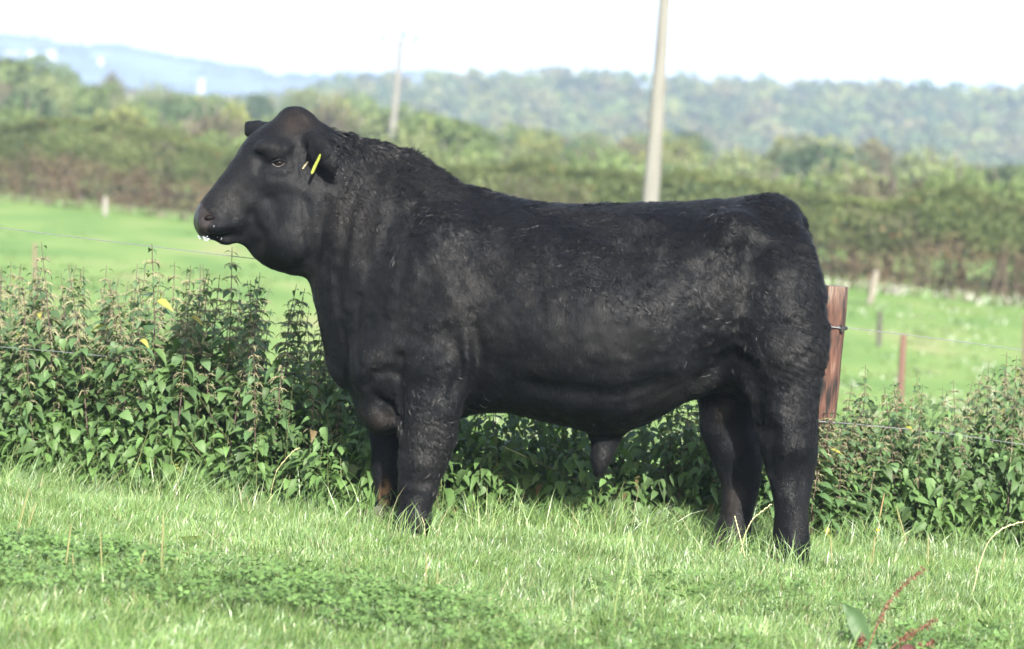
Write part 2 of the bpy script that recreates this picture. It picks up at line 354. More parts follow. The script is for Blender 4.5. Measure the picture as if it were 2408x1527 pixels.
T = [  # hand placed: px, top py, width px, depth, colour, shape, label
    (30, 132, 190, 150, 'green', 'round', 'tallest green tree at the left edge, above the hedge'),
    (-60, 150, 240, 150, 'green', 'round', None), (90, 190, 110, 148, 'pale', 'round', None),
    (165, 205, 110, 210, 'dark', 'round', None), (200, 212, 90, 200, 'green', 'round', None),
    (620, 232, 120, 190, 'brown', 'round', 'brownish rounded tree just left of the head of the bull'),
    (1045, 272, 230, 105, 'green', 'round', 'broad green tree behind the crest of the neck of the bull'),
    (1275, 318, 130, 118, 'yellow', 'round', 'bright yellow green conical tree behind the back of the bull'),
    (1400, 345, 190, 105, 'green', 'bush', None), (1480, 330, 150, 125, 'brown', 'round', 'brownish tree just left of the near pole'),
    (1590, 318, 130, 120, 'yellow', 'round', 'olive yellow tree just right of the near pole'), (1900, 325, 230, 135, 'yellow', 'round', None),
    (1930, 345, 240, 120, 'dark', 'round', 'dark green layered tree behind the rump of the bull'), (2050, 330, 130, 125, 'brown', 'round', 'reddish brown tree right of the dark layered tree'),
    (2190, 362, 250, 120, 'pale', 'bush', None), (2400, 385, 240, 112, 'green', 'round', None), (1750, 362, 200, 115, 'pale', 'bush', None),
    (300, 245, 150, 130, 'pale', 'bush', None), (240, 235, 200, 160, 'pale', 'round', None), (430, 225, 170, 200, 'green', 'bush', None), (520, 230, 170, 220, 'pale', 'round', None)]
for a in T: place_tree(*a)
g = np.random.default_rng(5)
for k in range(32):
    px = -300 + 3500 * (k + g.random() * .6) / 32; d = float(float(np.interp(px, [-300, 2408, 3200], [84, 60, 54]))) * g.uniform(1.0, 1.1)
    hb = float(np.interp(px, [0, 1204, 2408], [300, 385, 445])); place_tree(px, hb + g.normal() * 14, g.uniform(190, 330), d, ['green', 'dark', 'green', 'pale', 'green', 'pale', 'brown', 'green'][k % 8], 'bush')
for k in range(132):
    px = -620 + 4100 * ((k * .618034) % 1.0); row = k % 4; d = [88, 112, 145, 190][row] * g.uniform(.94, 1.06)
    off = [-36, 8, 36, 60][row] if px < 1000 else [-52, -40, -8, 8][row]
    place_tree(px, horizon(px) - off - 12 + g.normal() * 13, g.uniform(170, 260) * [1, .85, .7, .55][row], d, ['green', 'pale', 'dark', 'green', 'yellow', 'brown', 'green', 'pale', 'dark'][k % 9], 'bush' if row < 2 else ('round' if g.random() < .6 else 'bush'))
for k, o in protos.items():
    if k not in usedp: 
        for ch in list(o.children): bpy.data.objects.remove(ch)
        bpy.data.objects.remove(o)

# ---- hedge along the back of the field
hl = at(-500, horizon(-500), 80); hr = at(2900, horizon(2900), 54)
def hedge_line(t_): return hl + (hr - hl) * t_[..., None]
g = np.random.default_rng(9); NHG = 122000
tt = g.uniform(-.18, 1.35, NHG); c = hedge_line(tt); ax = (hr - hl); Lh = np.linalg.norm(ax[:2]); ax = ax / Lh; nrm = np.array([ax[1], -ax[0], 0.0])
hh = 2.25 + .28 * np.sin(tt * 31) * 0 + .55 * noise(np.stack([tt * Lh, tt * 0, tt * 0], -1), 3.2) + .35 * noise(np.stack([tt * Lh, tt * 0, tt * 0], -1), .9)
v = g.random(NHG) ** 1.15; half = .75 * np.sqrt(np.clip(1 - (np.abs(v - .45) / .62) ** 2.5, 0.05, 1)) + .18 * noise(np.stack([tt * Lh, v * 3, v], -1), 1.1)
sd_ = g.choice([-1, 1], NHG, p=[.25, .75]); off = sd_ * half * g.uniform(.75, 1.05, NHG)
topm = g.random(NHG) < .28; v = np.where(topm, 1 - .08 * g.random(NHG), v); off = np.where(topm, g.uniform(-1, 1, NHG) * half * .9, off)
c = c + nrm * off[:, None]; c[:, 2] = H(c[:, 0], c[:, 1]) + .03 + v * hh
q = np.stack([tt * Lh, v * 2.5, tt * 0], -1)
gm = sstep(.40, .62, v + .16 * noise(q, 1.6, 0) + .12 * noise(q, .5, 1))[:, None]
bc_ = np.array([.115, .085, .048]) * (1 + .35 * noise(q, .8, 2))[:, None]; gr_ = np.array([.075, .092, .030]) * (1 + .3 * noise(q, .9, 1))[:, None]
pg = (sstep(.15, .5, noise(q, .9, 0)) * .5)[:, None]; bc_ = bc_ * (1 - pg) + np.array([.062, .078, .028]) * pg
col = (bc_ * (1 - gm) + gr_ * gm) * g.uniform(.75, 1.25, (NHG, 1)); rs = g.random(NHG) < .008; col[rs] = [.16, .07, .035]
V, F, C = cards(c, g.uniform(.06, .13, NHG), col, out=np.stack([nrm * s_ for s_ in sd_]), g=g)
hg = mk('hedge', V, F, M['tree'], None, C, False); tag(hg, 'long thick hedge, green on top and brown below, along the back of the field', 'hedge')
mb = MB()
for k in range(760):
    t_ = g.uniform(-.18, 1.35); b0 = hedge_line(np.array(t_)); z0 = H(b0[0], b0[1]); o_ = nrm * g.uniform(-.6, .7); lean = g.normal(size=3) * .3; lean[2] = 0
    p0 = np.array([b0[0], b0[1], z0 - .05]) + o_; mb.tube([p0, p0 + lean * .5 + [0, 0, .8], p0 + lean + [0, 0, 1.5]], [.03, .022, .01], 4, (.10, .075, .05), cap=False)
mb.build('branch', M['stem'], hg)

# tall dry grass tufts along the hedge foot
mb = MB(); g = np.random.default_rng(12)
for k in range(1500):
    t_ = g.random(); b0 = hedge_line(np.array(t_)) - nrm * 0; o_ = nrm * g.uniform(.75, 1.35) ; p0 = b0 + o_; p0[2] = H(p0[0], p0[1])
    c_ = np.array([.12, .11, .06]) * g.uniform(.5, 1.1) if g.random() < .5 else np.array([.12, .2, .06])
    h_ = g.uniform(.12, .34)
    for e in range(5):
        a_ = g.normal(size=3) * .1; a_[2] = h_ * g.uniform(.6, 1); w_ = np.array([.02, 0, 0]); mb.add([p0 - w_, p0 + w_, p0 + a_], [[0, 1, 2]], c_); p0 = p0 + [g.normal() * .05, 0, 0]
tag(mb.build('hedge_foot_grass', M['grass']), kind='stuff')

# coarse tufts scattered over the pasture
mb = MB(); g = np.random.default_rng(14)
for k in range(5200):
    dd = 14 + 60 * g.random() ** 1.3; xx = g.uniform(-1, 1) * dd * .24; p0 = np.array([xx, dd - 10, 0.0])
    if noise(p0[None] * [1, .5, 1], 3.0, 1)[0] + .35 * g.normal() < 0: continue
    p0[2] = H(p0[0], p0[1]); c_ = [np.array([.06, .115, .028]), np.array([.085, .135, .038]), np.array([.11, .13, .045])][g.choice(3, p=[.5, .38, .12])] * g.uniform(.75, 1.05); h_ = g.uniform(.05, .15)
    for e in range(7):
        a_ = g.normal(size=3) * .07; a_[2] = h_ * g.uniform(.5, 1); w_ = np.array([.014, 0, 0]); q0 = p0 + [g.normal() * .09, g.normal() * .09, -.01]; mb.add([q0 - w_, q0 + w_, q0 + a_], [[0, 1, 2]], c_)
tag(mb.build('pasture_tufts', M['grass']), kind='stuff')

# ---- utility poles
def pole(px, d, pts, label, arm=False):
    """pts: (px,py,width px) down the pole"""
    q = [at(a, b, d) for a, b, _ in pts]; base = at(px, horizon(px), d); zb = H(base[0], base[1])
    dirv = (q[0] - q[-1]); k = (zb - .3 - q[-1][2]) / dirv[2]; q.append(q[-1] + dirv * k); wd = [w_ * d / FPX / 2 for _, _, w_ in pts]; wd.append(wd[-1] * 1.1)
    o = empty('utility_pole', [q[-1][0], q[-1][1], zb]); off = np.array(o.location)
    mb = MB(); mb.tube([x - off for x in q][::-1], wd[::-1], 20); mb.build('pole_shaft', M['pole'], o); tag(o, label, 'utility pole'); 
    return o, q, off
po, q, off = pole(1530, 41, [(1580, -260, 20), (1563, 0, 27.5), (1552, 160, 32), (1541, 320, 36), (1530, 475, 40)], 'stout weathered wooden pole rising behind the back of the bull')
# cap, step bolts and a small identification plate on the near pole
mb = MB(); mb.tube([q[0] - off - [0, 0, .02], q[0] - off + [0, 0, .03]], [.078, .07], 16); mb.build('pole_cap', M['metal'], po)
po, q, off = pole(933, 112, [(942, 97, 13), (936, 180, 14), (928, 260, 15.5), (920, 335, 17)], 'distant slim pole with crossarm and three insulators above the neck of the bull')
tp = q[0] - off; ar = 1.0; dx = 112 / FPX
mb = MB(); tl = R(-2)
mb.box(tp + [-.06, 0, -.02], [.82, .07, .055], Matrix.Rotation(R(0), 3, 'Y')); arm = mb.build('crossarm', M['pole'], po, smooth=False)
for sx, hz_ in ((-.80, .26), (.10, .42), (.66, .30)):
    mb = MB(); c0 = tp + [sx, 0, 0]; mb.tube([c0, c0 + [0, 0, hz_ * .5], c0 + [0, 0, hz_ * .52], c0 + [0, 0, hz_ * .68], c0 + [0, 0, hz_ * .7], c0 + [0, 0, hz_ * .88], c0 + [0, 0, hz_]], [.03, .03, .13, .10, .15, .10, .04], 12)
    mb.build('insulator', M['insul'] if 'insul' in M else M['glass'], arm)

# ---- wire fence behind the bull
FY = 0.86
def fy(px): return np.interp(px, [-800, 0, 1500, 1968, 3200], [1.05, .98, .84, .84, 1.12])
post_top = P(1967, 673, .84); pb = P(1938, 966, .84); dv = (pb - post_top); zb = H(post_top[0], .84) - .25; post_bot = post_top + dv * ((zb - post_top[2]) / dv[2])
fence = empty('wire_fence', [post_bot[0], .84, zb + .25]); foff = np.array(fence.location); tag(fence, 'stock fence of two thin wires on a red brown treated post behind the bull', 'fence')
mb = MB(); n = 14; rr = []; pp = []
for i_ in range(n):
    t_ = i_ / (n - 1); pp.append(post_bot + (post_top - post_bot) * t_ - foff); rr.append(.054 - .004 * t_ + .0015 * math.sin(i_ * 2.3))
mb.tube(pp, rr, 26)
V = np.concatenate(mb.V); an = np.arctan2(V[:, 1], V[:, 0])
for k in range(len(mb.V)):
    v_ = mb.V[k]; ctr = post_bot - foff + (post_top - post_bot) * np.clip(((v_[:, 2] - (post_bot - foff)[2]) / (post_top - post_bot)[2]), 0, 1)[:, None]
    r_ = v_ - ctr; a_ = np.arctan2(r_[:, 1], r_[:, 0]); s_ = 1 + .045 * np.sin(a_ * 5 + 1) + .03 * np.sin(a_ * 11 + v_[:, 2] * 3) ; mb.V[k] = ctr + r_ * s_[:, None]
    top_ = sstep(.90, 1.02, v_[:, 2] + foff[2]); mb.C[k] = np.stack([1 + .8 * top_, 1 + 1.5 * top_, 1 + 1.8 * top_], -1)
mb.build('post', M['post'], fence)
def wire(pts, r_, name='wire'):
    q = [P(a, b, fy(a)) for a, b in pts]; mb = MB(); q = np.array(q); tq = np.linspace(0, 1, 90); s_ = np.linspace(0, 1, len(q))
    xx = np.concatenate([[q[0, 0] - 5], q[:, 0], [q[-1, 0] + 5]]); ext = lambda k: np.concatenate([[q[0, k] + (q[0, k] - q[1, k]) / (q[1, 0] - q[0, 0]) * 5], q[:, k], [q[-1, k] + (q[-1, k] - q[-2, k]) / (q[-1, 0] - q[-2, 0]) * 5]])
    X_ = np.linspace(xx[0], xx[-1], 160); mb.tube(np.stack([X_, np.interp(X_, xx, ext(1)), np.interp(X_, xx, ext(2))], -1) - foff, r_, 6, cap=False); mb.build(name, M['metal'], fence)
wire([(0, 536), (200, 561), (400, 585), (600, 609), (1300, 697), (1985, 770), (2200, 796), (2408, 824)], .0017)
wire([(0, 816), (170, 830), (340, 847), (500, 862), (1300, 935), (1930, 990), (2210, 1017), (2408, 1046)], .0017)
# insulator on the post
ic = P(1984, 770, .84) - foff; pc = P(1957, 768, .84) - foff
mb = MB(); mb.tube([ic + [-.035, -.05, .004], ic + [-.012, -.045, 0], ic + [.008, -.02, -.002]], [.006, .012, .009], 10)
mb.tube([ic + [-.012, -.052, .012], ic + [-.012, -.052, -.016]], [.010, .010], 10); isul = mb.build('insulator', M['plastic_black'], fence)
mb = MB(); mb.tube([pc + [-.06, -.058, .004], pc + [.0, -.061, .001], pc + [.045, -.052, -.003]], .0028, 6); mb.build('tie_wire', M['metal'], fence)
mb = MB(); mb.tube([P(1915, 987, .84) - foff + [0, -.063, 0], P(1960, 991, .84) - foff + [0, -.058, 0]], .003, 6); mb.build('tie_wire', M['metal'], fence)

# ---- stakes and short posts out in the field
def stake(name, px, top, bot, wpx, d, col, lean, label):
    a_ = at(px + lean, top, d); b_ = at(px, bot, d); zb = H(b_[0], b_[1]); dv = b_ - a_; b_ = a_ + dv * ((zb - .1 - a_[2]) / dv[2]); o0 = np.array([b_[0], b_[1], zb])
    mb = MB(); n = 6; r_ = wpx / 2 * d / FPX; P_ = [b_ + (a_ - b_) * i / n - o0 for i in range(n + 1)]; mb.tube(P_, [r_ * (1.05 - .02 * i) for i in range(n)] + [r_ * .8], 12, col)
    tag(mb.build(name, M['pole'], None, loc=o0), label, 'fence post')
stake('fence_post', 190, 445, 487, 11, 72, (1.3, 1.25, 1.3), 0, 'pale post at the hedge foot, farther left of two')
stake('fence_post', 247, 463, 502, 12, 68, (1.35, 1.3, 1.3), 1, 'grey post at the hedge foot, right of the first pale post')
stake('fence_post', 2052, 636, 684, 16, 52, (1.1, 1.0, .9), 10, 'leaning pale post at the foot of the hedge on the right')
stake('fence_post', 2067, 732, 806, 12, 40, (.42, .40, .38), 3, 'short dark post standing in the open field on the right')
stake('fence_post', 2117, 787, 932, 17, 25, (.85, .48, .42), 8, 'pinkish brown stake rising from the field behind the right nettles')
stake('fence_post', 2408, 742, 862, 10, 30, (.8, .6, .42), 3, 'slim brown stake at the right edge of the field')
stake('fence_post', 82, 572, 640, 10, 34, (1.0, .75, .6), 0, 'faint thin stake in the field above the left nettles')
# ================================================================== BULL
HH = 0.0085
G0 = np.array([-1.34, -0.56, -0.06]); G1 = np.array([1.36, 0.50, 1.74])
gx, gy, gz = [np.arange(G0[i], G1[i], HH, dtype=np.float32) for i in range(3)]
D = np.full((len(gx), len(gy), len(gz)), 1.0, np.float32)
YAW = R(17); PIV = P(770, 430, 0)
def smin(a, b, k):
    h = np.clip(0.5 + 0.5 * (b - a) / k, 0, 1)
    return b + (a - b) * h - k * h * (1 - h)
def region(lo, hi):
    s = []
    for i, g in enumerate((gx, gy, gz)):
        a = int(np.clip(np.searchsorted(g, lo[i]), 0, len(g) - 2)); b = int(np.clip(np.searchsorted(g, hi[i]), a + 2, len(g)))
        s.append(slice(a, b))
    return tuple(s), np.meshgrid(gx[s[0]], gy[s[1]], gz[s[2]], indexing='ij', sparse=True)
def put(s, d, k, sub=False):
    if sub: D[s] = -smin(-D[s], d, k)
    else: D[s] = smin(D[s], d, k)
def ell(c, r, k=0.04, rot=None, sub=False):
    c = np.asarray(c, float); r = np.asarray(r, float); m = r.max() + 2 * k
    s, (X, Y, Z) = region(c - m, c + m)
    X = X - c[0]; Y = Y - c[1]; Z = Z - c[2]
    if rot is not None:
        Q = np.array(Euler([R(a) for a in rot]).to_matrix())      # columns: local axes
        X, Y, Z = X * Q[0, 0] + Y * Q[1, 0] + Z * Q[2, 0], X * Q[0, 1] + Y * Q[1, 1] + Z * Q[2, 1], X * Q[0, 2] + Y * Q[1, 2] + Z * Q[2, 2]
    k0 = np.sqrt((X / r[0]) ** 2 + (Y / r[1]) ** 2 + (Z / r[2]) ** 2)
    k1 = np.sqrt((X / r[0] ** 2) ** 2 + (Y / r[1] ** 2) ** 2 + (Z / r[2] ** 2) ** 2) + 1e-6
    put(s, (k0 * (k0 - 1) / k1).astype(np.float32), k, sub)
def chain(pts, k=0.03):
    """pts: (px, py, Y, r, [flatness in y])"""
    L = [(P(a[0], a[1], a[2]), a[3], a[4] if len(a) > 4 else 1.0) for a in pts]
    for (a, ra, fa), (b, rb, fb) in zip(L[:-1], L[1:]):
        m = max(ra, rb) * 1.3 + 2 * k
        s, (X, Y, Z) = region(np.minimum(a, b) - m, np.maximum(a, b) + m)
        ab = b - a; n2 = (ab ** 2).sum()
        t = np.clip(((X - a[0]) * ab[0] + (Y - a[1]) * ab[1] + (Z - a[2]) * ab[2]) / n2, 0, 1)
        f = fa + (fb - fa) * t
        d = np.sqrt((X - a[0] - t * ab[0]) ** 2 + ((Y - a[1] - t * ab[1]) / f) ** 2 + (Z - a[2] - t * ab[2]) ** 2) - (ra + (rb - ra) * t)
        put(s, d.astype(np.float32), k)
def loft(top, bot, wid, x0, x1, y0=0.0, p=2.6, k=0.05, head=False, cap=0.05, yoff=None):
    """top/bot: lists (px,py); wid: (px, wlow, wmid, whigh)"""
    def conv(l):
        q = np.array([P(a, b, 0) for a, b in l])
        if head: q[:, 0] = PIV[0] + (q[:, 0] - PIV[0]) / math.cos(YAW)
        return q[:, 0], q[:, 2]
    tx, tz = conv(top); bx, bz = conv(bot)
    hx = lambda px: (PIV[0] + (P(px, 600, 0)[0] - PIV[0]) / math.cos(YAW)) if head else P(px, 600, 0)[0]
    X0, X1 = hx(x0), hx(x1)
    wx = np.array([hx(a[0]) for a in wid]); W = np.array([a[1:4] for a in wid])
    fx = np.arange(X0 - .3, X1 + .3, .004)
    def sm(xx, vv, n=9):
        v = np.interp(fx, xx, vv); kx = np.hanning(n + 2)[1:-1]; kx /= kx.sum()
        return np.convolve(np.pad(v, n // 2, mode='edge'), kx, 'valid')
    T_, B_ = sm(tx, tz), sm(bx, bz); WL, WM, WH = [sm(wx, W[:, i], 25) for i in range(3)]
    if head:
        s, (X, Y, Z) = region((X0 - .1 - .1, -.56, min(bz) - .15), (X1 + .15, .5, max(tz) + .1))
        c, sn = math.cos(-YAW), math.sin(-YAW)
        X, Y = PIV[0] + c * (X - PIV[0]) - sn * (Y - y0), sn * (X - PIV[0]) + c * (Y - y0)
    else:
        s, (X, Y, Z) = region((X0 - .2, -.56, min(bz) - .12), (X1 + .2, .5, max(tz) + .12)); Y = Y - y0
    t_, b_, wl, wm, wh = [np.interp(X, fx, v).astype(np.float32) for v in (T_, B_, WL, WM, WH)]
    t = (Z - b_) / np.maximum(t_ - b_, .02); tc = np.clip(t, 0, 1)
    w_ = wl * (1 - tc) * (1 - 2 * tc) + 4 * wm * tc * (1 - tc) + wh * tc * (2 * tc - 1)
    w_ = np.maximum(w_, .02)
    if yoff is not None: Y = Y - np.interp(X, *yoff)
    ex = np.maximum(np.maximum(X0 - X, X - X1), 0) / cap
    q = ((np.abs(Y) / w_) ** p + np.abs(2 * t - 1) ** p + ex ** p) ** (1 / p) - 1
    q = q.astype(np.float32); gr = np.gradient(q, HH)
    gn = np.sqrt(gr[0] ** 2 + gr[1] ** 2 + gr[2] ** 2); d = q / np.maximum(gn, 1.0)
    d = np.clip(d, -.3, .3)
    put(s, d, k)

# --- trunk with neck
loft(top=[(690, 300), (720, 290), (760, 303), (800, 321), (860, 332), (920, 348), (975, 366), (1010, 390), (1040, 412), (1080, 430), (1140, 449), (1200, 466), (1260, 478), (1330, 484), (1400, 482), (1500, 480), (1600, 478), (1680, 475), (1740, 470), (1765, 463), (1800, 460), (1830, 463), (1855, 474), (1873, 494), (1885, 530), (1894, 560), (1903, 595), (1915, 635), (1926, 680), (1932, 730), (1935, 780)],
     bot=[(690, 560), (712, 625), (725, 650), (735, 684), (748, 745), (760, 805), (775, 852), (795, 884), (815, 906), (832, 945), (845, 985), (870, 1000), (900, 1008), (950, 1005), (1000, 1000), (1080, 985), (1130, 968), (1190, 968), (1260, 985), (1340, 1003), (1400, 1020), (1465, 1017), (1500, 1003), (1550, 980), (1610, 945), (1680, 920), (1760, 940), (1850, 930), (1900, 900), (1930, 860), (1944, 800)],
     wid=[(690, .10, .13, .08), (740, .12, .16, .09), (800, .10, .21, .09), (870, .15, .25, .09), (960, .17, .29, .09), (1050, .22, .33, .11), (1150, .25, .37, .17), (1300, .26, .41, .24), (1450, .27, .42, .27), (1600, .24, .38, .28), (1700, .20, .33, .28), (1800, .17, .30, .22), (1880, .16, .27, .15), (1944, .13, .20, .10)],
     x0=705, x1=1926, p=2.5, k=.03, cap=.03)
# --- head
loft(top=[(458, 500), (466, 487), (490, 466), (512, 436), (535, 408), (556, 377), (577, 340), (600, 312), (640, 287), (668, 268), (690, 260), (712, 263), (735, 274), (770, 305), (800, 326)],
     bot=[(458, 512), (464, 536), (478, 552), (500, 560), (520, 562), (560, 566), (582, 577), (600, 602), (640, 632), (680, 645), (715, 645), (760, 620), (800, 560)],
     wid=[(458, .05, .060, .05), (475, .060, .080, .055), (500, .062, .088, .05), (530, .055, .080, .055), (560, .052, .088, .08), (600, .06, .108, .115), (640, .08, .125, .13), (680, .10, .145, .10), (720, .12, .16, .07), (770, .12, .15, .07), (800, .1, .13, .06)],
     x0=482, x1=790, p=2.6, k=.05, head=True, cap=.022)
def HW(px, py, y):
    """head-local point (profile pixel, lateral y) to world"""
    q = P(px, py, 0); x = (q[0] - PIV[0]) / math.cos(YAW); c, s = math.cos(YAW), math.sin(YAW)
    return np.array([PIV[0] + c * x - s * y, s * x + c * y, q[2]])
ell(HW(698, 278, 0), (.060, .038, .040), .04)                       # poll
for sg in (-1, 1):
    ell(HW(668, 540, sg * .09), (.105, .07, .115), .06)             # jaw muscle
    ell(HW(628, 352, sg * .105), (.05, .035, .03), .04, rot=(0, 30, 0))  # brow
    ell(HW(508, 520, sg * .052), (.055, .045, .052), .03)            # muzzle side
ell(HW(538, 557, 0), (.040, .048, .027), .018)         # lower lip
ell(HW(500, 514, 0), (.038, .054, .050), .022)                      # nose pad
# --- shoulder, brisket, hip masses on both sides
for sg in (-1, 1):
    ell(P(1010, 700, 0) + [0, sg * .20, 0], (.19, .13, .33), .10, rot=(0, 12, 0))
    ell(P(905, 850, 0) + [0, sg * .19, 0], (.12, .09, .13), .07)
    ell(P(1035, 850, 0) + [0, sg * .20, 0], (.13, .11, .15), .07)
    ell(P(1400, 760, 0) + [0, sg * .20, 0], (.42, .20, .30), .10)
    ell(P(1812, 735, 0) + [0, sg * .17, 0], (.155, .150, .33), .09, rot=(0, 4, 0))
    ell(P(1700, 545, 0) + [0, sg * .22, 0], (.10, .07, .06), .07)
ell(P(893, 972, -.06), (.075, .15, .088), .045, rot=(0, -25, 0))     # brisket
ell(P(800, 870, 0), (.04, .05, .07), .05, rot=(0, -25, 0))
# --- legs
chain([(1020, 860, -.21, .150, .8), (1012, 950, -.215, .118, .9), (1006, 1020, -.21, .104, .95), (994, 1085, -.20, .086), (984, 1125, -.20, .066), (983, 1150, -.20, .064), (978, 1185, -.20, .052), (974, 1215, -.20, .052), (970, 1236, -.205, .060), (969, 1262, -.21, .052)], .04)
chain([(985, 860, .20, .14, .8), (925, 950, .17, .10, .9), (912, 1020, .16, .068), (909, 1075, .16, .053), (908, 1110, .16, .049), (908, 1150, .16, .038), (907, 1185, .16, .037), (902, 1215, .155, .047), (897, 1245, .15, .052)], .035)
chain([(1835, 820, -.20, .185, .8), (1842, 920, -.20, .128, .9), (1846, 985, -.20, .110), (1852, 1040, -.20, .100), (1857, 1080, -.20, .087, .85), (1860, 1122, -.20, .072, .8), (1861, 1168, -.20, .059), (1861, 1215, -.20, .053), (1860, 1255, -.20, .055), (1860, 1290, -.20, .062), (1862, 1312, -.20, .06)], .045)
chain([(1790, 820, .17, .17, .8), (1715, 930, .15, .12), (1713, 1000, .15, .106), (1728, 1060, .15, .094), (1739, 1100, .15, .080, .85), (1742, 1140, .15, .066, .85), (1737, 1180, .15, .055), (1731, 1215, .15, .051), (1724, 1250, .145, .060), (1720, 1285, .14, .062), (1719, 1310, .14, .06)], .045)
chain([(1428, 995, 0, .078, .7), (1424, 1032, 0, .046, .8), (1414, 1072, 0, .030), (1409, 1100, 0, .022)], .05)       # sheath
ell(P(1702, 950, .07), (.055, .06, .066), .045)                      # scrotum
chain([(1825, 492, 0, .045), (1868, 530, 0, .035), (1900, 650, 0, .030), (1914, 780, 0, .026), (1906, 900, 0, .022)], .03)  # tail

# --- ears
chain([(738, 328, -.15, .038, .7), (756, 346, -.20, .055, .5), (770, 368, -.225, .052, .42), (776, 392, -.232, .032, .4), (776, 412, -.235, .010, .4)], .03)

chain([(650, 312, .12, .03, .8), (625, 306, .16, .032, .7), (605, 304, .19, .036, .6), (592, 303, .21, .033, .5)], .02); chain([(592, 303, .21, .03, .5), (578, 290, .22, .010, .7)], .02); chain([(594, 305, .21, .03, .5), (581, 316, .22, .012, .7)], .02)

# --- sculpting strokes, laid on the surface that faces the viewer
def surf(px, py, y0=-.54):
    """first surface point along the line of sight of a photo pixel"""
    a = P(px, py, y0); b = P(px, py, .45); n = 420
    q = a + (b - a) * np.linspace(0, 1, n)[:, None]
    i = ((q - G0) / HH); i = np.clip(np.round(i).astype(int), 0, np.array(D.shape) - 1)
    v = D[i[:, 0], i[:, 1], i[:, 2]]; h = np.nonzero(v < 0.002)[0]
    return q[h[0]] if len(h) else None
def stroke(pts, r, amt, ry=1.0):
    S = [surf(a, b) for a, b in pts]; S = [x for x in S if x is not None]
    if len(S) < 1: return
    if len(S) == 1: S = S * 2
    # resample densely and follow the surface
    lo = np.min(S, axis=0) - 2.4 * r; hi = np.max(S, axis=0) + 2.4 * r
    s, (X, Y, Z) = region(lo, hi); best = None
    for a, b in zip(S[:-1], S[1:]):
        ab = b - a; n2 = (ab ** 2).sum() + 1e-9
        t = np.clip(((X - a[0]) * ab[0] + (Y - a[1]) * ab[1] + (Z - a[2]) * ab[2]) / n2, 0, 1)
        d = (X - a[0] - t * ab[0]) ** 2 + ((Y - a[1] - t * ab[1]) * .6) ** 2 + (Z - a[2] - t * ab[2]) ** 2
        best = d if best is None else np.minimum(best, d)
    D[s] += (amt * np.exp(-best / r ** 2)).astype(np.float32)
BULGE = [
    ([(900, 700), (960, 640), (1030, 560)], .06, -.012), ([(1000, 800), (1040, 720), (1060, 620)], .07, -.012),
    ([(870, 850), (900, 800)], .05, -.014), ([(1010, 870), (1060, 850)], .05, -.012),
    ([(1085, 800), (1105, 860), (1095, 930)], .022, -.012),
    ([(1700, 540), (1760, 520)], .06, -.014), ([(1830, 640), (1860, 760), (1850, 860)], .08, -.014),
    ([(870, 950), (905, 985), (930, 990)], .05, -.014),
    ([(612, 352), (640, 340), (675, 346)], .020, -.017), ([(618, 395), (645, 402), (680, 400)], .011, -.010),
    ([(630, 372), (655, 362), (682, 372)], .010, -.009),
    ([(600, 420), (640, 430), (690, 440)], .03, -.006), ([(560, 520), (575, 500), (580, 470)], .025, -.006),
    ([(640, 560), (700, 590)], .05, -.010), ([(520, 530), (550, 530)], .02, -.008),
    ([(470, 492), (490, 488), (510, 492)], .011, -.010), ([(478, 535), (500, 540)], .012, -.008),
    ([(1390, 760), (1500, 740)], .14, -.015), ([(1250, 560), (1500, 560), (1700, 560)], .06, -.006),
    ([(1850, 1060), (1895, 1055)], .035, -.010), ([(985, 1090), (1005, 1090)], .035, -.008),
    ([(1000, 1215), (955, 1215)], .02, -.006),
]
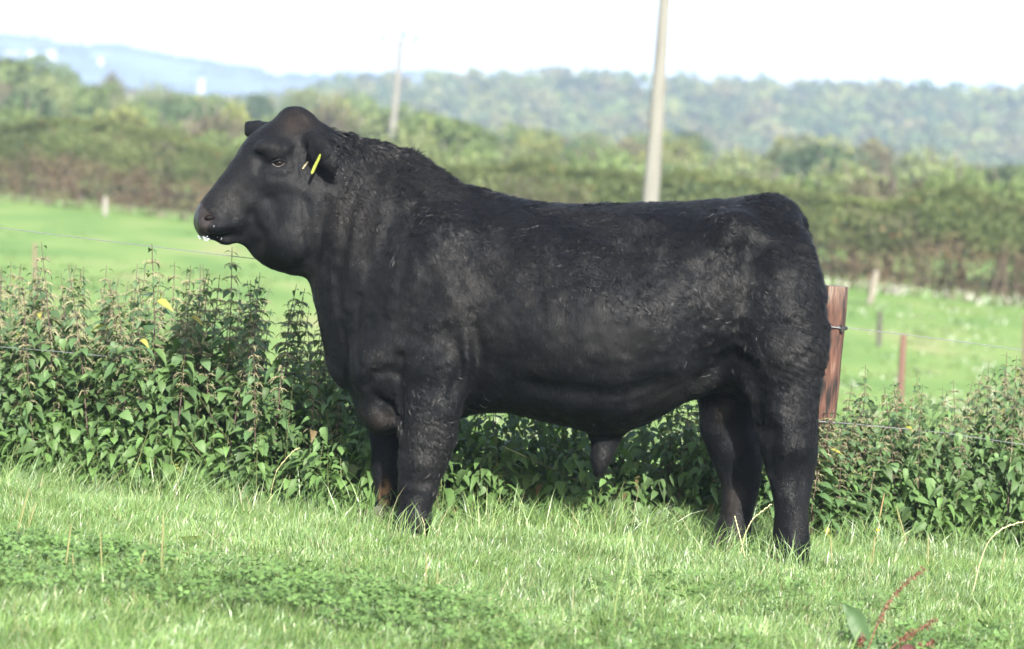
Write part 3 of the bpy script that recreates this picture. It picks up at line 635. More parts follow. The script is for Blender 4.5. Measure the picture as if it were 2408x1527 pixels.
CREASE = [
    ([(835, 440), (822, 500), (800, 620), (790, 720)], .022, .009), ([(880, 420), (868, 480), (850, 560)], .024, .006),
    ([(930, 450), (920, 520), (900, 580)], .022, .005), ([(790, 640), (800, 740), (815, 840)], .014, .014),
    ([(845, 700), (838, 780), (842, 860)], .016, .016), ([(765, 620), (770, 700), (780, 800)], .012, .010),
    ([(770, 400), (765, 480), (752, 560), (745, 620)], .018, .012), ([(970, 480), (975, 580), (940, 660)], .03, .010),
    ([(944, 840), (940, 900), (942, 980), (940, 1010)], .016, .030), ([(860, 905), (880, 880), (915, 870), (940, 880)], .018, .016),
    ([(880, 930), (920, 960), (944, 990)], .016, .016),
    ([(1118, 780), (1130, 860), (1110, 930), (1090, 985)], .026, .026), ([(1060, 930), (1080, 880), (1075, 800)], .016, .012),
    ([(960, 790), (1000, 800), (1035, 780)], .03, .010), ([(1150, 680), (1130, 760), (1140, 840)], .05, .012),
    ([(1250, 905), (1340, 920), (1450, 930), (1560, 900)], .04, .020), ([(1460, 955), (1520, 940), (1600, 910)], .022, .008),
    ([(1640, 840), (1620, 890), (1600, 930)], .035, .014), ([(1700, 850), (1740, 845), (1772, 870), (1782, 930), (1785, 1000)], .030, .034),
    ([(1720, 830), (1690, 860), (1640, 900)], .03, .022), ([(1760, 600), (1745, 700), (1735, 800)], .045, .012),
    ([(1640, 640), (1620, 720), (1630, 800)], .06, .012), ([(1820, 1010), (1812, 1060), (1815, 1110)], .018, .010),
    ([(1885, 1090), (1880, 1150)], .014, .008), ([(945, 1128), (985, 1136), (1020, 1132)], .010, .007),
    ([(948, 1160), (985, 1166)], .010, .005), ([(960, 1000), (950, 1060)], .02, .008),
    ([(1020, 960), (1030, 1030)], .03, .008), ([(715, 470), (725, 540), (728, 610)], .014, .010), ([(590, 590), (620, 560), (600, 530)], .016, .010),
    ([(625, 345), (612, 365), (608, 392)], .016, .012), ([(690, 350), (697, 385), (690, 420)], .014, .008),
    ([(578, 545), (592, 528), (590, 505)], .020, .014),                     # behind the mouth corner
    ([(486, 553), (510, 558), (540, 557), (566, 558)], .0095, .024),     # mouth line
    ([(483, 513), (492, 514), (500, 515)], .010, .030), ([(501, 510), (503, 500)], .008, .016),  # nostril
    ([(476, 486), (500, 482), (520, 487)], .010, .007), ([(640, 330), (600, 372)], .012, .006),
    ([(622, 372), (640, 362), (672, 362), (690, 375)], .009, .010), ([(610, 372), (618, 385), (632, 393)], .012, .010), ([(560, 470), (580, 440), (600, 420)], .03, .007), ([(640, 470), (650, 520)], .03, .008), ([(620, 470), (600, 500)], .03, .005),
    ([(728, 330), (722, 360), (728, 395)], .014, .010), ([(734, 345), (744, 372), (756, 400)], .011, .016), ([(792, 345), (795, 385), (775, 418)], .014, .010),
    ([(600, 312), (592, 322)], .012, .004), ([(1770, 490), (1830, 520), (1870, 600)], .035, .006),
]
for a in BULGE: stroke(a[0], a[1], a[2] * 1.25)
for a in CREASE: stroke(a[0], a[1], a[2] * 1.4)
# neck skin folds
for i in range(20):
    x = 770 + i * 12 + rng.normal() * 4; y1 = 400 + rng.random() * 120; L_ = 110 + rng.random() * 160
    sl = -0.10 + rng.normal() * .04
    stroke([(x, y1), (x + sl * L_ / 2 + rng.normal() * 3, y1 + L_ / 2), (x + sl * L_, y1 + L_)], .009 + rng.random() * .005, .0042 * (1 if i % 2 else -1))
# eye socket
EYE = surf(655, 383); stroke([(646, 384), (664, 382)], .0125, .022)

def nets(D, org, h):
    ins = D < 0; A = ins[:-1, :-1, :-1].astype(np.int8)
    cnt = sum(ins[a:ins.shape[0] - 1 + a, b:ins.shape[1] - 1 + b, c:ins.shape[2] - 1 + c].astype(np.int8) for a in (0, 1) for b in (0, 1) for c in (0, 1))
    I = np.argwhere((cnt > 0) & (cnt < 8)); idx = np.full(cnt.shape, -1, np.int32); idx[tuple(I.T)] = np.arange(len(I))
    cor = np.array([[a, b, c] for a in (0, 1) for b in (0, 1) for c in (0, 1)])
    val = np.stack([D[tuple((I + c).T)] for c in cor], 1)
    acc = np.zeros((len(I), 3)); n = np.zeros(len(I))
    for i in range(8):
        for j in range(i + 1, 8):
            if np.abs(cor[i] - cor[j]).sum() != 1: continue
            x = (val[:, i] < 0) != (val[:, j] < 0); t = val[x, i] / (val[x, i] - val[x, j])
            acc[x] += cor[i] + t[:, None] * (cor[j] - cor[i]); n[x] += 1
    V = org + h * (I + acc / n[:, None]); F = []
    for ax in range(3):
        o = [a for a in range(3) if a != ax]; sl0 = [slice(1, -1)] * 3; sl0[ax] = slice(0, -1); sl1 = list(sl0); sl1[ax] = slice(1, None)
        a_, b_ = ins[tuple(sl0)], ins[tuple(sl1)]; E = np.argwhere(a_ != b_); flip = a_[tuple(E.T)]
        base = E.copy(); base[:, o[0]] += 1; base[:, o[1]] += 1
        q = []
        for d0, d1 in ((-1, -1), (0, -1), (0, 0), (-1, 0)):
            c = base.copy(); c[:, o[0]] += d0; c[:, o[1]] += d1
            q.append(idx[tuple(c.T)])
        q = np.stack(q, 1)
        if ax == 1: flip = ~flip
        q[~flip] = q[~flip][:, ::-1]; F.append(q)
    F = np.concatenate(F); F = F[(F >= 0).all(1)]
    return V, F
for _ in range(2):      # light blur of the field
    D[1:-1] = D[1:-1] * .6 + .2 * (D[:-2] + D[2:]); D[:, 1:-1] = D[:, 1:-1] * .6 + .2 * (D[:, :-2] + D[:, 2:]); D[:, :, 1:-1] = D[:, :, 1:-1] * .6 + .2 * (D[:, :, :-2] + D[:, :, 2:])
BV, BF = nets(D, G0, HH)
del D
def vnorm(V, F):
    n = np.cross(V[F[:, 2]] - V[F[:, 0]], V[F[:, 3]] - V[F[:, 1]]); N = np.zeros_like(V)
    for i in range(4):
        for c in range(3): N[:, c] += np.bincount(F[:, i], n[:, c], len(V))
    return N / (np.linalg.norm(N, axis=1, keepdims=True) + 1e-12)
BN = vnorm(BV, BF)
hx_ = P(700, 450, 0)[0]
onbody = sstep(hx_, hx_ + .25, BV[:, 0])
rough_ = sstep(.62, .85, BV[:, 2]) * .8 + .2 + sstep(P(1700, 0)[0], P(1820, 0)[0], BV[:, 0]) * .5
fl = noise(BV, .16, 0) * .003 * onbody + (noise(BV, .055, 1) * .004 + noise(BV, .026, 2) * .003) * onbody * rough_ + noise(BV, .028, 2) * .0012 + (noise(BV, .020, 0) * .0014 + noise(BV, .045, 1) * .0022) * (1 - onbody) * (np.linalg.norm(BV - P(470, 518, -.1), axis=1) > .09)
leg = sstep(.55, .35, BV[:, 2]); fl *= (1 - .5 * leg)
# crimped coat on thigh and forearm
cr = np.exp(-(((BV[:, 0] - P(1855, 800)[0]) / .16) ** 2 + ((BV[:, 2] - P(1855, 800)[2]) / .25) ** 2)) + np.exp(-(((BV[:, 0] - P(1030, 980)[0]) / .09) ** 2 + ((BV[:, 2] - P(1030, 980)[2]) / .12) ** 2))
wv = np.sin((BV[:, 2] * 1.0 + .25 * BV[:, 0]) * 2 * math.pi / .026 + 5 * noise(BV, .09, 2)) * cr * (.5 + .5 * noise(BV, .05, 0))
BV = BV + BN * (fl + .005 * wv)[:, None]
BN = vnorm(BV, BF)

def hide_mat(name, rough=.5, dark=1.0, spec=.12):
    m, t, b = mat_new(name)
    tc = t.nodes.new('ShaderNodeTexCoord'); n = t.nodes.new('ShaderNodeTexNoise'); n.inputs['Scale'].default_value = 5; n.inputs['Detail'].default_value = 7
    t.links.new(tc.outputs['Object'], n.inputs['Vector'])
    a = t.nodes.new('ShaderNodeAttribute'); a.attribute_name = 'tint'
    r = t.nodes.new('ShaderNodeMapRange'); r.inputs[1].default_value = .3; r.inputs[2].default_value = .7; r.inputs[3].default_value = .7 * dark; r.inputs[4].default_value = 1.35 * dark
    t.links.new(n.outputs[0], r.inputs[0])
    g = t.nodes.new('ShaderNodeVectorMath'); g.operation = 'SCALE'; t.links.new(a.outputs['Color'], g.inputs[0]); t.links.new(r.outputs[0], g.inputs['Scale'])
    t.links.new(g.outputs[0], b.inputs['Base Color'])
    b.inputs['Roughness'].default_value = rough; b.inputs['Specular IOR Level'].default_value = spec
    b.inputs['Sheen Weight'].default_value = .02; b.inputs['Sheen Roughness'].default_value = .4
    n2 = t.nodes.new('ShaderNodeTexNoise'); n2.inputs['Scale'].default_value = 90; n2.inputs['Detail'].default_value = 4
    mp = t.nodes.new('ShaderNodeMapping'); mp.inputs['Scale'].default_value = (1, 1, .35); t.links.new(tc.outputs['Object'], mp.inputs[0]); t.links.new(mp.outputs[0], n2.inputs['Vector'])
    bu = t.nodes.new('ShaderNodeBump'); bu.inputs['Strength'].default_value = .5; bu.inputs['Distance'].default_value = .004
    t.links.new(n2.outputs[0], bu.inputs['Height']); t.links.new(bu.outputs[0], b.inputs['Normal'])
    return m
M['hide'] = hide_mat('black_hide', .6, 1.0, .07); M['hair'] = hide_mat('black_hair', .48, 1.0, .11); M['lock'] = hide_mat('black_curl', .4, 1.0, .22)
def hide_col(p):
    """coat colour: black, browner on the shoulder, poll and lower neck; dusty patches low on the legs"""
    a = sstep(-.2, .6, noise(p, .22, 0) + .5 * noise(p, .07, 1))[:, None]
    c = np.array([.0050, .0055, .0065]) * (1 - a) + np.array([.0078, .0079, .0084]) * a
    def blob(px, py, rx, rz, colr, am, y=None):
        nonlocal c
        q = P(px, py, 0 if y is None else y)
        m = np.exp(-(((p[:, 0] - q[0]) / rx) ** 2 + ((p[:, 2] - q[2]) / rz) ** 2) ** 1.5)
        if y is not None: m = m * np.exp(-((p[:, 1] - y) / .09) ** 2)
        m = (am * m)[:, None]; c = c * (1 - m) + np.array(colr) * m
    blob(700, 290, .07, .05, (.013, .0098, .0085), .7)
    blob(840, 520, .12, .2, (.0082, .0074, .0069), .5); blob(900, 980, .07, .05, (.015, .013, .0115), .7)
    sp = sstep(.0, .5, noise(p, .022, 2) + .3)
    q = P(906, 1160, .16); m = np.exp(-(((p[:, 0] - q[0]) / .022) ** 2 + ((p[:, 2] - q[2]) / .055) ** 2) ** 1.5) * (p[:, 1] > .05) * sp
    c = c * (1 - .75 * m[:, None]) + np.array([.20, .12, .06]) * .75 * m[:, None]
    q = P(898, 1225, .15); m = np.exp(-(((p[:, 0] - q[0]) / .035) ** 2 + ((p[:, 2] - q[2]) / .035) ** 2)) * (p[:, 1] > .05) * sp
    c = c * (1 - .6 * m[:, None]) + np.array([.2, .13, .09]) * .6 * m[:, None]
    for px, py, y in ((1722, 1180, .12), (1700, 960, .0), (1728, 1275, .1)):  # dust on the far hind leg; lit patch of the scrotum painted as paler colour
        q = P(px, py, y); m = np.exp(-(((p[:, 0] - q[0]) / .028) ** 2 + ((p[:, 2] - q[2]) / .06) ** 2)) * (np.abs(p[:, 1] - y) < .12)
        c = c * (1 - .5 * m[:, None]) + np.array([.028, .023, .02]) * .5 * m[:, None]
    return c
NOSE = HW(486, 516, 0); EYEP = P(655, 383, 0)
bc = hide_col(BV)
dn = np.linalg.norm((BV - NOSE) * [1, .6, 1], axis=1); mn = sstep(.073, .058, dn)[:, None]
bc = bc * (1 - mn) + np.array([.014, .0118, .0118]) * mn
bull = mk('bull', BV, BF, M['hide'], None, bc)
tag(bull, 'large black bull standing side on in the grass in front of the nettles', 'bull')
BT = BVHTree.FromPolygons(BV.tolist(), BF.tolist())
def hit(px, py):
    a = Vector(P(px, py, -1.5)); d = (Vector(P(px, py, 0)) - a).normalized()
    r = BT.ray_cast(a, d); return (np.array(r[0]), np.array(r[1])) if r[0] else (None, None)

# coat: thousands of tapering hair strands
def coat(nh, seed):
    g = np.random.default_rng(seed)
    A = np.linalg.norm(np.cross(BV[BF[:, 2]] - BV[BF[:, 0]], BV[BF[:, 3]] - BV[BF[:, 1]]), axis=1) / 2
    cen = BV[BF].mean(1); Wt = A * np.where(cen[:, 1] < .12, 1, .35) * (cen[:, 2] > .0)
    f = g.choice(len(BF), nh, p=Wt / Wt.sum()); u, v = g.random((2, nh, 1)); q = BF[f]
    p = (BV[q[:, 0]] * (1 - u) + BV[q[:, 1]] * u) * (1 - v) + (BV[q[:, 3]] * (1 - u) + BV[q[:, 2]] * u) * v
    n = BN[q].mean(1); n /= np.linalg.norm(n, axis=1, keepdims=True)
    pxl = lambda a, b: P(a, b, 0)
    topz = np.interp(p[:, 0], [P(a, b)[0] for a, b in [(690, 260), (800, 326), (1010, 390), (1200, 466), (1330, 484), (1680, 475), (1830, 463), (1900, 570)]], [P(a, b)[2] for a, b in [(690, 260), (800, 326), (1010, 390), (1200, 466), (1330, 484), (1680, 475), (1830, 463), (1900, 570)]])
    below = topz - p[:, 2]
    L = np.full(nh, .011)
    bd = sstep(P(960, 0)[0], P(1120, 0)[0], p[:, 0]) * sstep(.55, .75, p[:, 2])
    L += bd * (.006 + .013 * sstep(.38, .12, below))
    L += .008 * sstep(P(1700, 0)[0], P(1850, 0)[0], p[:, 0]) * sstep(.45, .6, p[:, 2]) * sstep(.02, .12, below)
    smooth_ = np.exp(-(((p[:, 0] - pxl(1400, 760)[0]) / .26) ** 2 + ((p[:, 2] - pxl(1400, 760)[2]) / .16) ** 2))
    L -= .009 * smooth_
    mane = sstep(.20, .03, below) * sstep(P(830, 0)[0], P(930, 0)[0], p[:, 0]) * sstep(P(1130, 0)[0], P(1000, 0)[0], p[:, 0])
    L += .016 * mane + .022 * mane * sstep(P(940, 0)[0], P(990, 0)[0], p[:, 0])
    L += .012 * np.exp(-(((p[:, 0] - pxl(1030, 980)[0]) / .10) ** 2 + ((p[:, 2] - pxl(1030, 980)[2]) / .13) ** 2))
    belly = np.exp(-((p[:, 2] - .52) / .07) ** 2) * sstep(P(1250, 0)[0], P(1450, 0)[0], p[:, 0]) * sstep(P(1650, 0)[0], P(1560, 0)[0], p[:, 0]); L += .012 * belly
    L += .022 * np.exp(-((p[:, 0] - pxl(1412, 1100)[0]) / .04) ** 2 - ((p[:, 2] - pxl(1412, 1100)[2]) / .04) ** 2)
    head = sstep(P(800, 0)[0], P(720, 0)[0], p[:, 0]) * (p[:, 2] > .9)
    L = L * (1 - head) + .009 * head
    keep = (np.linalg.norm((p - NOSE) * [1, .6, 1], axis=1) > .069) & (np.linalg.norm(p - hit(655, 383)[0], axis=1) > .017)
    L *= .7 + .6 * g.random(nh)
    fl = np.zeros((nh, 3)); fl[:, 0] = .75; fl[:, 2] = -.65
    legm = sstep(.55, .42, p[:, 2]); fl[:, 0] = fl[:, 0] * (1 - legm) + .15 * legm; fl[:, 2] = fl[:, 2] * (1 - legm) - legm
    fl[:, 0] = fl[:, 0] * (1 - .7 * head) + .5 * head
    curl = (1 - .6 * smooth_) * (1 - .6 * head)
    fl += noise3(p, .07) * (.8 * curl)[:, None] + noise3(p, .018) * (.75 * curl)[:, None] + rng.normal(size=(nh, 3)) * .22 + noise3(p + 5, .2) * .35
    fl -= n * (fl * n).sum(1, keepdims=True); fl /= np.linalg.norm(fl, axis=1, keepdims=True) + 1e-6
    lift = (.22 + .3 * mane + .25 * g.random(nh) * curl + .25 * np.clip(noise(p, .03, 1), 0, 1) * curl)[:, None]
    b2 = noise3(p + 3, .03); b2 -= n * (b2 * n).sum(1, keepdims=True)
    p, n, fl, L, lift, b2 = [x[keep] for x in (p, n, fl, L, lift, b2)]
    k = len(p); d0 = fl + n * lift * 1.6; d0 /= np.linalg.norm(d0, axis=1, keepdims=True)
    d1 = fl + n * lift * .6 + b2 * .5; d1 /= np.linalg.norm(d1, axis=1, keepdims=True)
    d2 = fl + n * lift * .1 + b2 * 1.1; d2 /= np.linalg.norm(d2, axis=1, keepdims=True)
    p0 = p - n * .001; p1 = p0 + d0 * L[:, None] * .35; p2 = p1 + d1 * L[:, None] * .35; p3 = p2 + d2 * L[:, None] * .35
    side = np.cross(fl, n); side /= np.linalg.norm(side, axis=1, keepdims=True) + 1e-6
    wd = (.0006 + .0005 * g.random(k))[:, None]
    V = np.stack([p0 - side * wd, p0 + side * wd, p1 - side * wd, p1 + side * wd, p2 - side * wd * .7, p2 + side * wd * .7, p3], 1).reshape(-1, 3)
    o = (np.arange(k) * 7)[:, None]
    Q = np.concatenate([o + [0, 1, 3, 2], o + [2, 3, 5, 4]]); T = o + [4, 5, 6]
    c = hide_col(p) * (.75 + .6 * g.random((k, 1)))
    return V, Q, T, np.repeat(c, 7, 0)
hv, hq, ht, hc = coat(380000, 3)
mk('coat_hair', hv, [hq, ht], M['hair'], bull, hc)

# curled locks over the crest, shoulder, back, rump, thigh and forearm
def locks(nl, per, seed):
    g = np.random.default_rng(seed)
    A = np.linalg.norm(np.cross(BV[BF[:, 2]] - BV[BF[:, 0]], BV[BF[:, 3]] - BV[BF[:, 1]]), axis=1) / 2
    cen = BV[BF].mean(1); nc = BN[BF[:, 0]]
    tz = np.interp(cen[:, 0], *[[P(a, b)[i] for a, b in [(690, 260), (800, 326), (1010, 390), (1200, 466), (1330, 484), (1680, 475), (1830, 463), (1900, 570)]] for i in (0, 2)])
    bl = tz - cen[:, 2]; X0 = lambda a: P(a, 0)[0]
    up_ = sstep(X0(930), X0(1060), cen[:, 0]) * sstep(.46, .22, bl)
    neck = sstep(X0(800), X0(860), cen[:, 0]) * sstep(X0(1200), X0(1080), cen[:, 0]) * sstep(.42, .1, bl) * .9
    rump = sstep(X0(1660), X0(1780), cen[:, 0]) * sstep(.50, .62, cen[:, 2])
    fore = np.exp(-(((cen[:, 0] - P(1030, 980)[0]) / .10) ** 2 + ((cen[:, 2] - P(1030, 980)[2]) / .13) ** 2)) * (cen[:, 1] < 0)
    rib = .0 * sstep(X0(1080), X0(1200), cen[:, 0]) * (cen[:, 2] > .55)
    crest = 2.2 * sstep(.07, .02, bl) * sstep(X0(790), X0(850), cen[:, 0]) * sstep(X0(1120), X0(1040), cen[:, 0])
    pt = sstep(-.25, .25, noise(cen, .11, 1) + .4 * noise(cen, .05, 0))
    Wt = A * (np.maximum.reduce([up_, rump, rib]) * pt + neck * .5 + fore + crest) * np.where(cen[:, 1] < .1, 1, .3) + 1e-12
    f = g.choice(len(BF), nl, p=Wt / Wt.sum()); p = cen[f]; n = vn = BN[BF[f]].mean(1); n = n / np.linalg.norm(n, axis=1, keepdims=True); bl = bl[f]
    fl = np.zeros((nl, 3)); nk = sstep(X0(1230), X0(1050), p[:, 0]); fl[:, 0] = .8 - .55 * nk; fl[:, 2] = -.55 - .45 * nk
    fl += noise3(p, .12) * .7 + g.normal(size=(nl, 3)) * .38
    cr_ = (sstep(.06, .0, bl) * nk); fl[:, 0] += cr_ * 1.2; fl[:, 2] += cr_ * .55
    fl -= n * (fl * n).sum(1, keepdims=True); fl /= np.linalg.norm(fl, axis=1, keepdims=True) + 1e-6; sd = np.cross(n, fl)
    L = g.uniform(.020, .040, nl) * (1 + .5 * cr_) * np.where(p[:, 0] > X0(1700), .85, 1); cv = g.normal(size=nl) * 1.1; K = 6
    path = [p - n * .002]; d = fl * 1.0 + n * (.55 + .5 * cr_)[:, None] ; 
    for i in range(1, K):
        an = cv * i / K; dd = fl * np.cos(an)[:, None] + sd * np.sin(an)[:, None] + n * ((.55 + .6 * cr_) * (1 - i / (K * .62)))[:, None]; dd /= np.linalg.norm(dd, axis=1, keepdims=True)
        path.append(path[-1] + dd * (L / (K - 1))[:, None])
    path = np.stack(path, 1)                                   # nl,K,3
    N = nl * per; P_ = np.repeat(path, per, 0); S_ = np.repeat(sd, per, 0); Nn = np.repeat(n, per, 0); Fl = np.repeat(fl, per, 0)
    o1 = g.normal(size=N) * .0042; o2 = np.abs(g.normal(size=N)) * .0012; o3 = g.normal(size=N) * .0045; cl = np.linspace(1, .22, K)
    Q_ = P_ + (S_ * o1[:, None])[:, None] * cl[None, :, None] + (Nn * o2[:, None])[:, None] + (Fl * o3[:, None])[:, None]
    w = np.linspace(1, .25, K) * .00075; S2 = S_ + Nn * (g.normal(size=N) * 1.0)[:, None]; S2 /= np.linalg.norm(S2, axis=1, keepdims=True); V = np.empty((N, 2 * K, 3)); V[:, 0::2] = Q_ - S2[:, None] * w[None, :, None]; V[:, 1::2] = Q_ + S2[:, None] * w[None, :, None]
    o = (np.arange(N) * 2 * K)[:, None]; F = np.concatenate([o + [2 * i, 2 * i + 1, 2 * i + 3, 2 * i + 2] for i in range(K - 1)])
    c = np.repeat(hide_col(p) * g.uniform(.7, 1.5, (nl, 1)), per, 0) * g.uniform(.8, 1.2, (N, 1))
    return V.reshape(-1, 3), F, np.repeat(c, 2 * K, 0)
lv, lf, lc = locks(11000, 12, 11)
mk('curled_hair', lv, [lf], M['lock'], bull, lc)

# eye
m, t, b = mat_new('eye_gloss'); b.inputs['Base Color'].default_value = (.006, .005, .005, 1); b.inputs['Roughness'].default_value = .3; b.inputs['Specular IOR Level'].default_value = .12; M['eye'] = m
m, t, b = mat_new('eyelid_rim'); b.inputs['Base Color'].default_value = (.05, .040, .038, 1); b.inputs['Roughness'].default_value = .35; M['rim'] = m
m, t, b = mat_new('wet_froth'); b.inputs['Base Color'].default_value = (.75, .8, .82, 1); b.inputs['Roughness'].default_value = .12; b.inputs['Transmission Weight'].default_value = .5; M['froth'] = m
m, t, b = mat_new('wet_nose'); b.inputs['Base Color'].default_value = (.019, .0155, .0155, 1); b.inputs['Roughness'].default_value = .42; b.inputs['Specular IOR Level'].default_value = .15; M['nose'] = m
def uvs(c, r, n=14, rot=None):
    th = np.linspace(0, math.pi, n + 1); ph = np.arange(2 * n) * math.pi / n
    V = np.array([[math.sin(a) * math.cos(b_), math.sin(a) * math.sin(b_), math.cos(a)] for a in th for b_ in ph]) * np.array(r)
    if rot is not None: V = V @ np.array(Euler([R(x) for x in rot]).to_matrix()).T
    F = [[i * 2 * n + j, (i + 1) * 2 * n + j, (i + 1) * 2 * n + (j + 1) % (2 * n), i * 2 * n + (j + 1) % (2 * n)] for i in range(n) for j in range(2 * n)]
    return V + np.array(c), F
ep, en = hit(655, 383)
mb = MB(); mb.add(*uvs(ep + np.array([0.0, .009, 0]), (.023, .019, .017))); eye = mb.build('eye', M['eye'], bull)
mb = MB()
lid = []
for a in np.linspace(0, 1, 12):
    px = 640 + 31 * a; py = 385.5 + 8.0 * math.sin(math.pi * a) - 3 * a; h_, n_ = hit(px, py)
    if h_ is not None: lid.append(h_ + np.array([0, -.0035, 0]))
mb.tube(np.array(lid), np.interp(np.linspace(0, 1, len(lid)), [0, .3, .7, 1], [.0009, .0018, .0018, .0007]), 6)
mb.build('eyelid_rim', M['rim'], bull)
# upper lid fold
mb = MB(); lid = []
for a in np.linspace(0, 1, 12):
    px = 637 + 38 * a; py = 384 - 7.0 * math.sin(math.pi * a) - 2 * a; h_, n_ = hit(px, py)
    if h_ is not None: lid.append(h_ + np.array([0, -.002, 0]))
mb.tube(np.array(lid), .0075 * np.sin(np.linspace(.15, 3.0, len(lid))) + .0012, 8, (.005, .005, .0055)); mb.build('upper_eyelid', M['hide'], bull)
# nose leather patch wrapping the muzzle
sel = dn < .067 + .006 * noise(BV, .02); fs = sel[BF].all(1); used = np.unique(BF[fs]); rm = np.full(len(BV), -1); rm[used] = np.arange(len(used))
mk('nose_pad', BV[used] + BN[used] * .0012, rm[BF[fs]], M['nose'], bull)
mb = MB(); np_, nn_ = hit(492, 513)
mb.add(*uvs(np_ + np.array([.003, -.0015, 0]), (.022, .009, .012), 10, (0, -5, 10)), (.003, .002, .002)); mb.build('nostril', M['hide'], bull)
# froth
mb = MB()
for i in range(130):
    px = 489 + rng.normal() * 6; py = 551 + abs(rng.normal()) * 4.5
    q = HW(px, py, rng.normal() * .013 - .012); r_ = .0013 + .0016 * rng.random(); mb.add(*uvs(q, (r_, r_, r_), 4))
for px, py in ((503, 532), (510, 558), (520, 561)):
    h_, n_ = hit(px, py)
    if h_ is not None:
        for e in range(2): mb.add(*uvs(h_ + np.array([rng.normal() * .001, -.001, rng.normal() * .003]), (.0012, .0012, .002), 4))
mb.build('froth', M['froth'], bull)
# ear tags
m, t, b = mat_new('yellow_plastic'); b.inputs['Base Color'].default_value = (.19, .22, .03, 1); b.inputs['Roughness'].default_value = .4; M['tag'] = m
m, t, b = mat_new('pale_plastic'); b.inputs['Base Color'].default_value = (.30, .26, .16, 1); b.inputs['Roughness'].default_value = .4; M['tag2'] = m
def ear_tag(outline, mat, dy, label, th=.002):
    h_, n_ = hit(*outline[0]); Y = h_[1] - dy
    q = [P(a, b_, Y - .01 + .02 * i / len(outline)) for i, (a, b_) in enumerate(outline)]; n = len(q)
    V = np.array(q + [x + np.array([.003, .009, .002]) for x in q]); mb = MB()
    mb.add(np.vstack([V, [V[:n].mean(0)], [V[n:].mean(0)]]), [[i, (i + 1) % n, 2 * n] for i in range(n)] + [[n + (i + 1) % n, n + i, 2 * n + 1] for i in range(n)])
    mb.add(V, [[(i + 1) % n, i, n + i, n + (i + 1) % n] for i in range(n)])
    o = mb.build('ear_tag', mat, bull, smooth=False); o['label'] = label
    mb = MB(); a = np.array(P(*[sum(x) / len(outline) for x in zip(*outline)], Y - .002)); mb.tube([a + [0, .03, 0], a - [0, .004, 0]], .003, 8); mb.build('stud', mat, o)
ear_tag([(751, 363), (753, 366), (751, 375), (745, 388), (736, 408), (733, 410), (731, 406), (737, 390), (744, 377), (749, 366)], M['tag'], .012, 'yellow ear tag hanging from the near ear')
ear_tag([(722, 381), (723, 383), (713, 398), (710, 397), (712, 393)], M['tag2'], .02, 'small pale ear tag edge beside the near ear')
# hooves
m = ramp_mat('hoof_horn', [(.02, .018, .017), (.06, .05, .042)], 30, .5, .3, 60, stretch=(1, 1, 3)); M['hoof'] = m
for px, py, Y in ((966, 1256, -.20), (894, 1238, .15), (1858, 1306, -.20), (1714, 1284, .14)):
    c = P(px, py, Y); mb = MB()
    for sg in (-1, 1):
        prof = [(-.085, 0), (-.055, .05), (-.01, .075), (.05, .065), (.058, 0)]
        V = np.array([[a, sg * .031 + s2 * (.027 - .012 * (zz / .08)), zz] for s2 in (-1, 1) for a, zz in prof]) ; V[:, 1] *= 1 - .25 * (V[:, 0] < -.06)
        V = V + np.array([c[0], c[1], -.03]); n = 5
        mb.add(V, [[i, i + 1, i + 1 + n, i + n][::-1] for i in range(4)] + [[4, 0, n, 2 * n - 1][::-1]])
        for off, fl_ in ((0, 1), (n, -1)): 
            V2 = np.vstack([V[off:off + n], V[off:off + n].mean(0)]); mb.add(V2, [[i, (i + 1) % n, n][::fl_] for i in range(n)])
    mb.build('hoof', M['hoof'], bull, smooth=False)
